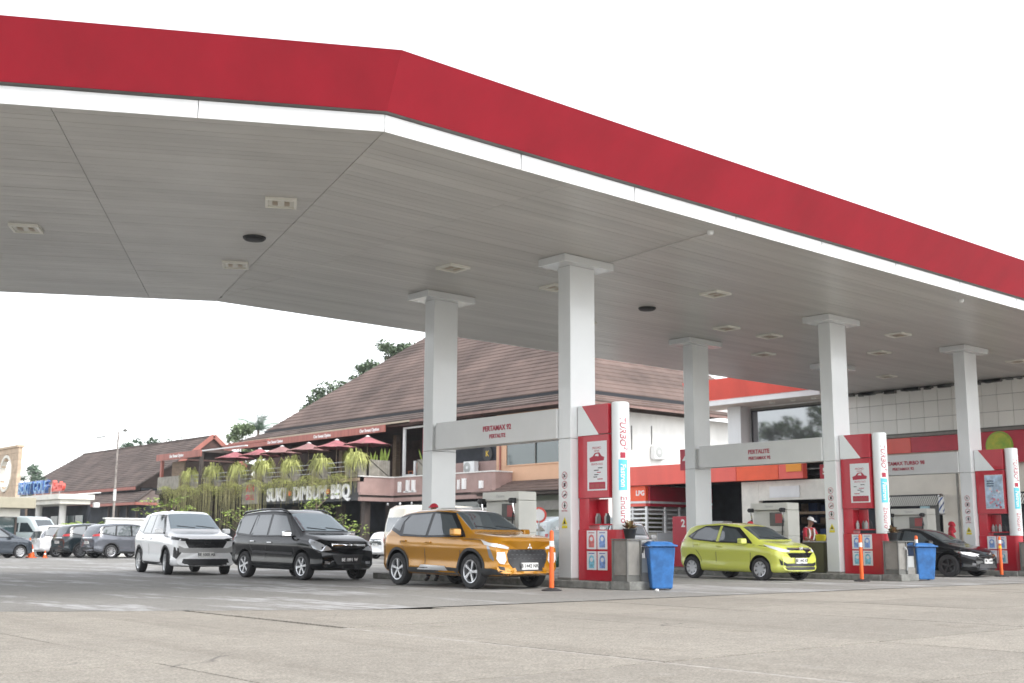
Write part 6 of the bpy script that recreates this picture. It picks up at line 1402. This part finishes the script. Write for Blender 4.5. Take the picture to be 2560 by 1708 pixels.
# ------------------------------------------------------------------ people
def skin_mesh(name, verts, edges, radii, m, parent, lv=2):
    me = bpy.data.meshes.new(name); me.from_pydata(verts, edges, []); o = link(name, me, None, parent)
    s = o.modifiers.new('skin', 'SKIN'); s.use_smooth_shade = True
    for i, d in enumerate(me.skin_vertices[0].data): rr = radii[i]; d.radius = rr if isinstance(rr, tuple) else (rr, rr)
    me.skin_vertices[0].data[0].use_root = True
    u = o.modifiers.new('sub', 'SUBSURF'); u.levels = lv; u.render_levels = lv
    me.materials.append(MT[m]); return o
def person(label, loc, heading, lean=0., arms=((.25, .55), (.25, .55)), head=(0, 0), hijab=False, cap=None, vest=False, scale=1., shirt='shirt_red'):
    t = thing('person', label, 'person', loc, radians(heading), 'station attendants'); t.scale = (scale,)*3
    def L(p):                                             # lean forward about the hips
        x, y, z = p
        if z > .95: c, s = cos(lean), sin(lean); dz = z-.95; return (x*c+dz*s, y, .95+dz*c-x*s)
        return p
    V = []; E = []; Rd = []
    def v(p, r_): V.append(L(p)); Rd.append(r_); return len(V)-1
    hip = v((0, 0, .95), (.13, .11)); belly = v((.01, 0, 1.10), (.135, .105)); chest = v((0, 0, 1.30), (.15, .11)); neck0 = v((-.01, 0, 1.44), (.07, .065)); neck = v((0, 0, 1.50), .05); hd0 = v((.02, 0, 1.57), (.062, .075)); hd1 = v((.015, 0, 1.655), (.075, .088)); hd2 = v((.0, 0, 1.72), (.055, .065))
    E += [(hip, belly), (belly, chest), (chest, neck0), (neck0, neck), (neck, hd0), (hd0, hd1), (hd1, hd2)]
    AR = []
    for s, (fw, bend) in zip((1, -1), arms):
        sh = v((0, s*.19, 1.39), .055); el = v((.28*sin(fw), s*.24, 1.39-.28*cos(fw)), .042)
        wr = (V[el][0]+.25*sin(fw+bend), s*.22, 1.39-.28*cos(fw)-.25*cos(fw+bend)); V2 = v((.28*sin(fw)+.25*sin(fw+bend), s*.22, wr[2]), .030); dx, dz = sin(fw+bend), -cos(fw+bend)
        b0 = (.28*sin(fw)+.25*sin(fw+bend), s*.22, wr[2]); pm = v((b0[0]+.05*dx, b0[1], b0[2]+.05*dz), (.036, .018))
        E += [(chest, sh), (sh, el), (el, V2), (V2, pm)]; AR.append((sh, el, V2))
        for k, (oy, ln) in enumerate(((-.03, .075), (-.01, .09), (.01, .085), (.03, .065))):
            f0 = v((b0[0]+.09*dx, b0[1]+oy, b0[2]+.09*dz), .010); f1 = v((b0[0]+(.09+ln*.6)*dx+.008, b0[1]+oy*1.05, b0[2]+(.09+ln*.6)*dz), .0085); E += [(pm, f0), (f0, f1)]
        th_ = v((b0[0]+.05*dx+.03, b0[1]-s*.045, b0[2]+.06*dz), .010); E.append((pm, th_))
    LG = []
    for s in (1, -1):
        th = v((0, s*.095, .88), .09); kn = v((.02, s*.105, .50), .060); an = v((0, s*.11, .09), .042); toe = v((.14, s*.12, .04), (.04, .03)); E += [(hip, th), (th, kn), (kn, an), (an, toe)]; LG.append((th, kn, an, toe))
    body = skin_mesh('body', V, E, Rd, 'skin', t)
    def sub_(name, ids, edges, f, m): mp = {k: i for i, k in enumerate(ids)}; skin_mesh(name, [V[k] for k in ids], [(mp[a], mp[b]) for a, b in edges], [tuple(q*f+.006 for q in (Rd[k] if isinstance(Rd[k], tuple) else (Rd[k], Rd[k]))) for k in ids], m, t)
    (s0, e0, w0), (s1, e1, w1) = AR
    sub_('shirt', [hip, belly, chest, neck0, s0, e0, s1, e1], [(hip, belly), (belly, chest), (chest, neck0), (chest, s0), (s0, e0), (chest, s1), (s1, e1)], 1.10, shirt)
    ids = [hip]; ed = []
    for th, kn, an, toe in LG: ids += [th, kn, an]; ed += [(hip, th), (th, kn), (kn, an)]
    sub_('trousers', ids, ed, 1.10, 'cloth_dark')
    for th, kn, an, toe in LG: sub_('shoe', [an, toe], [(an, toe)], 1.15, 'black')
    H = Vector(V[hd1]); up = (Vector(V[hd2])-Vector(V[hd0])).normalized(); fwd = Vector((cos(lean), 0, -sin(lean)))
    for s in (-1, 1):
        e = H+fwd*.088+Vector((0, s*.03, 0))+up*.0; MB().lathe([(0, -.008), (.010, 0), (0, .008)], e, 'x', 8).build('eye', 'hair', t, True)
    MB().add([H+fwd*.085+up*.01, H+fwd*.085+Vector((0, .016, 0))-up*.035, H+fwd*.085-Vector((0, .016, 0))-up*.035, H+fwd*.115-up*.03], [(0, 1, 3), (0, 3, 2), (1, 2, 3)]).build('nose', 'skin', t); MB().bar(H+fwd*.086+Vector((0, .022, 0))-up*.058, H+fwd*.086-Vector((0, .022, 0))-up*.058, .01, .008).build('mouth', 'ink_red', t)
    def dome(rx, rz, z0, m, name, cut=-.1):
        mb = MB(); n = 16; rows_ = 7
        for j in range(rows_+1):
            ph = cut+(pi/2-cut)*j/rows_
            for k in range(n):
                a = 2*pi*k/n; mb.v.append(tuple(H+up*(z0+rz*sin(ph))+fwd*(rx*1.08*cos(ph)*cos(a)-.012)+Vector((0, rx*cos(ph)*sin(a), 0))))
        for j in range(rows_):
            for k in range(n): q = (k+1) % n; mb.f.append((j*n+k, j*n+q, (j+1)*n+q, (j+1)*n+k))
        return mb.build(name, m, t, True)
    if hijab:
        dome(.115, .125, .0, shirt, 'headscarf', -.35); skin_mesh('scarf_drape', [tuple(H-fwd*.03-up*.02), tuple(H-fwd*.02-up*.16), tuple(H-fwd*.0-up*.30)], [(0, 1), (1, 2)], [(.10, .11), (.10, .12), (.15, .19)], shirt, t)
        MB().box(-.001, .001, -.001, .001, 0, .001)
    else:
        dome(.098, .105, .012, 'hair', 'hair', .12)
        if cap:
            c = dome(.104, .108, .022, cap, 'cap', .15); MB().add([H+fwd*.09+up*.05+Vector((0, .08, 0)), H+fwd*.09+up*.05-Vector((0, .08, 0)), H+fwd*.19+up*.035-Vector((0, .05, 0)), H+fwd*.19+up*.035+Vector((0, .05, 0)), H+fwd*.09+up*.035+Vector((0, .08, 0)), H+fwd*.09+up*.035-Vector((0, .08, 0)), H+fwd*.19+up*.022-Vector((0, .05, 0)), H+fwd*.19+up*.022+Vector((0, .05, 0))], [(0, 1, 2, 3), (7, 6, 5, 4), (0, 4, 5, 1), (1, 5, 6, 2), (2, 6, 7, 3), (3, 7, 4, 0)]).build('cap_peak', cap, t)
    if vest:
        for s in (-1, 1):
            pts = [L((.155, s*.09, 1.06)), L((.168, s*.09, 1.28)), L((.10, s*.10, 1.43)), L((-.06, s*.10, 1.45)), L((-.155, s*.09, 1.25))]
            m_ = MB(); 
            for a, b in zip(pts, pts[1:]): m_.bar(a, b, .05, .012, up=(1, 0, .3))
            m_.build('vest_strap', 'cloth_white', t)
    return t
person('attendant in red shirt with white straps and white cap behind the lime car', (29.9, 21.05, 0), -100, lean=.28, arms=((.7, .9), (.6, 1.0)), cap='cloth_white', vest=True, scale=.99)
person('attendant with red headscarf and red uniform beyond the black sedan', (37.0, 20.35, 0), -60, lean=.15, arms=((.5, .8), (.6, .9)), hijab=True, scale=.96)
person('attendant whose red cap just shows above the gold SUV roof', (17.0, 22.6, .0), -150, arms=((.2, .4), (.3, .6)), cap='shirt_red', scale=1.04)
person('attendant in red bending beside the lime car windscreen', (26.85, 20.5, 0), -170, lean=.75, arms=((.5, .3), (.9, .3)), cap='shirt_red', scale=.97)
# ------------------------------------------------------------------ hazy air
hz = MB().box(-420, 920, -420, 920, -1.1, 23.5).build('haze', None); stuff(hz)
hm = bpy.data.materials.new('haze_air'); hm.use_nodes = True; hn = hm.node_tree; hn.nodes.clear()
hv = hn.nodes.new('ShaderNodeVolumePrincipled'); hv.inputs['Color'].default_value = (.93, .96, 1, 1); hv.inputs['Density'].default_value = .0003; hv.inputs['Anisotropy'].default_value = .2
ho = hn.nodes.new('ShaderNodeOutputMaterial'); hn.links.new(hv.outputs[0], ho.inputs['Volume']); hz.data.materials.append(hm)
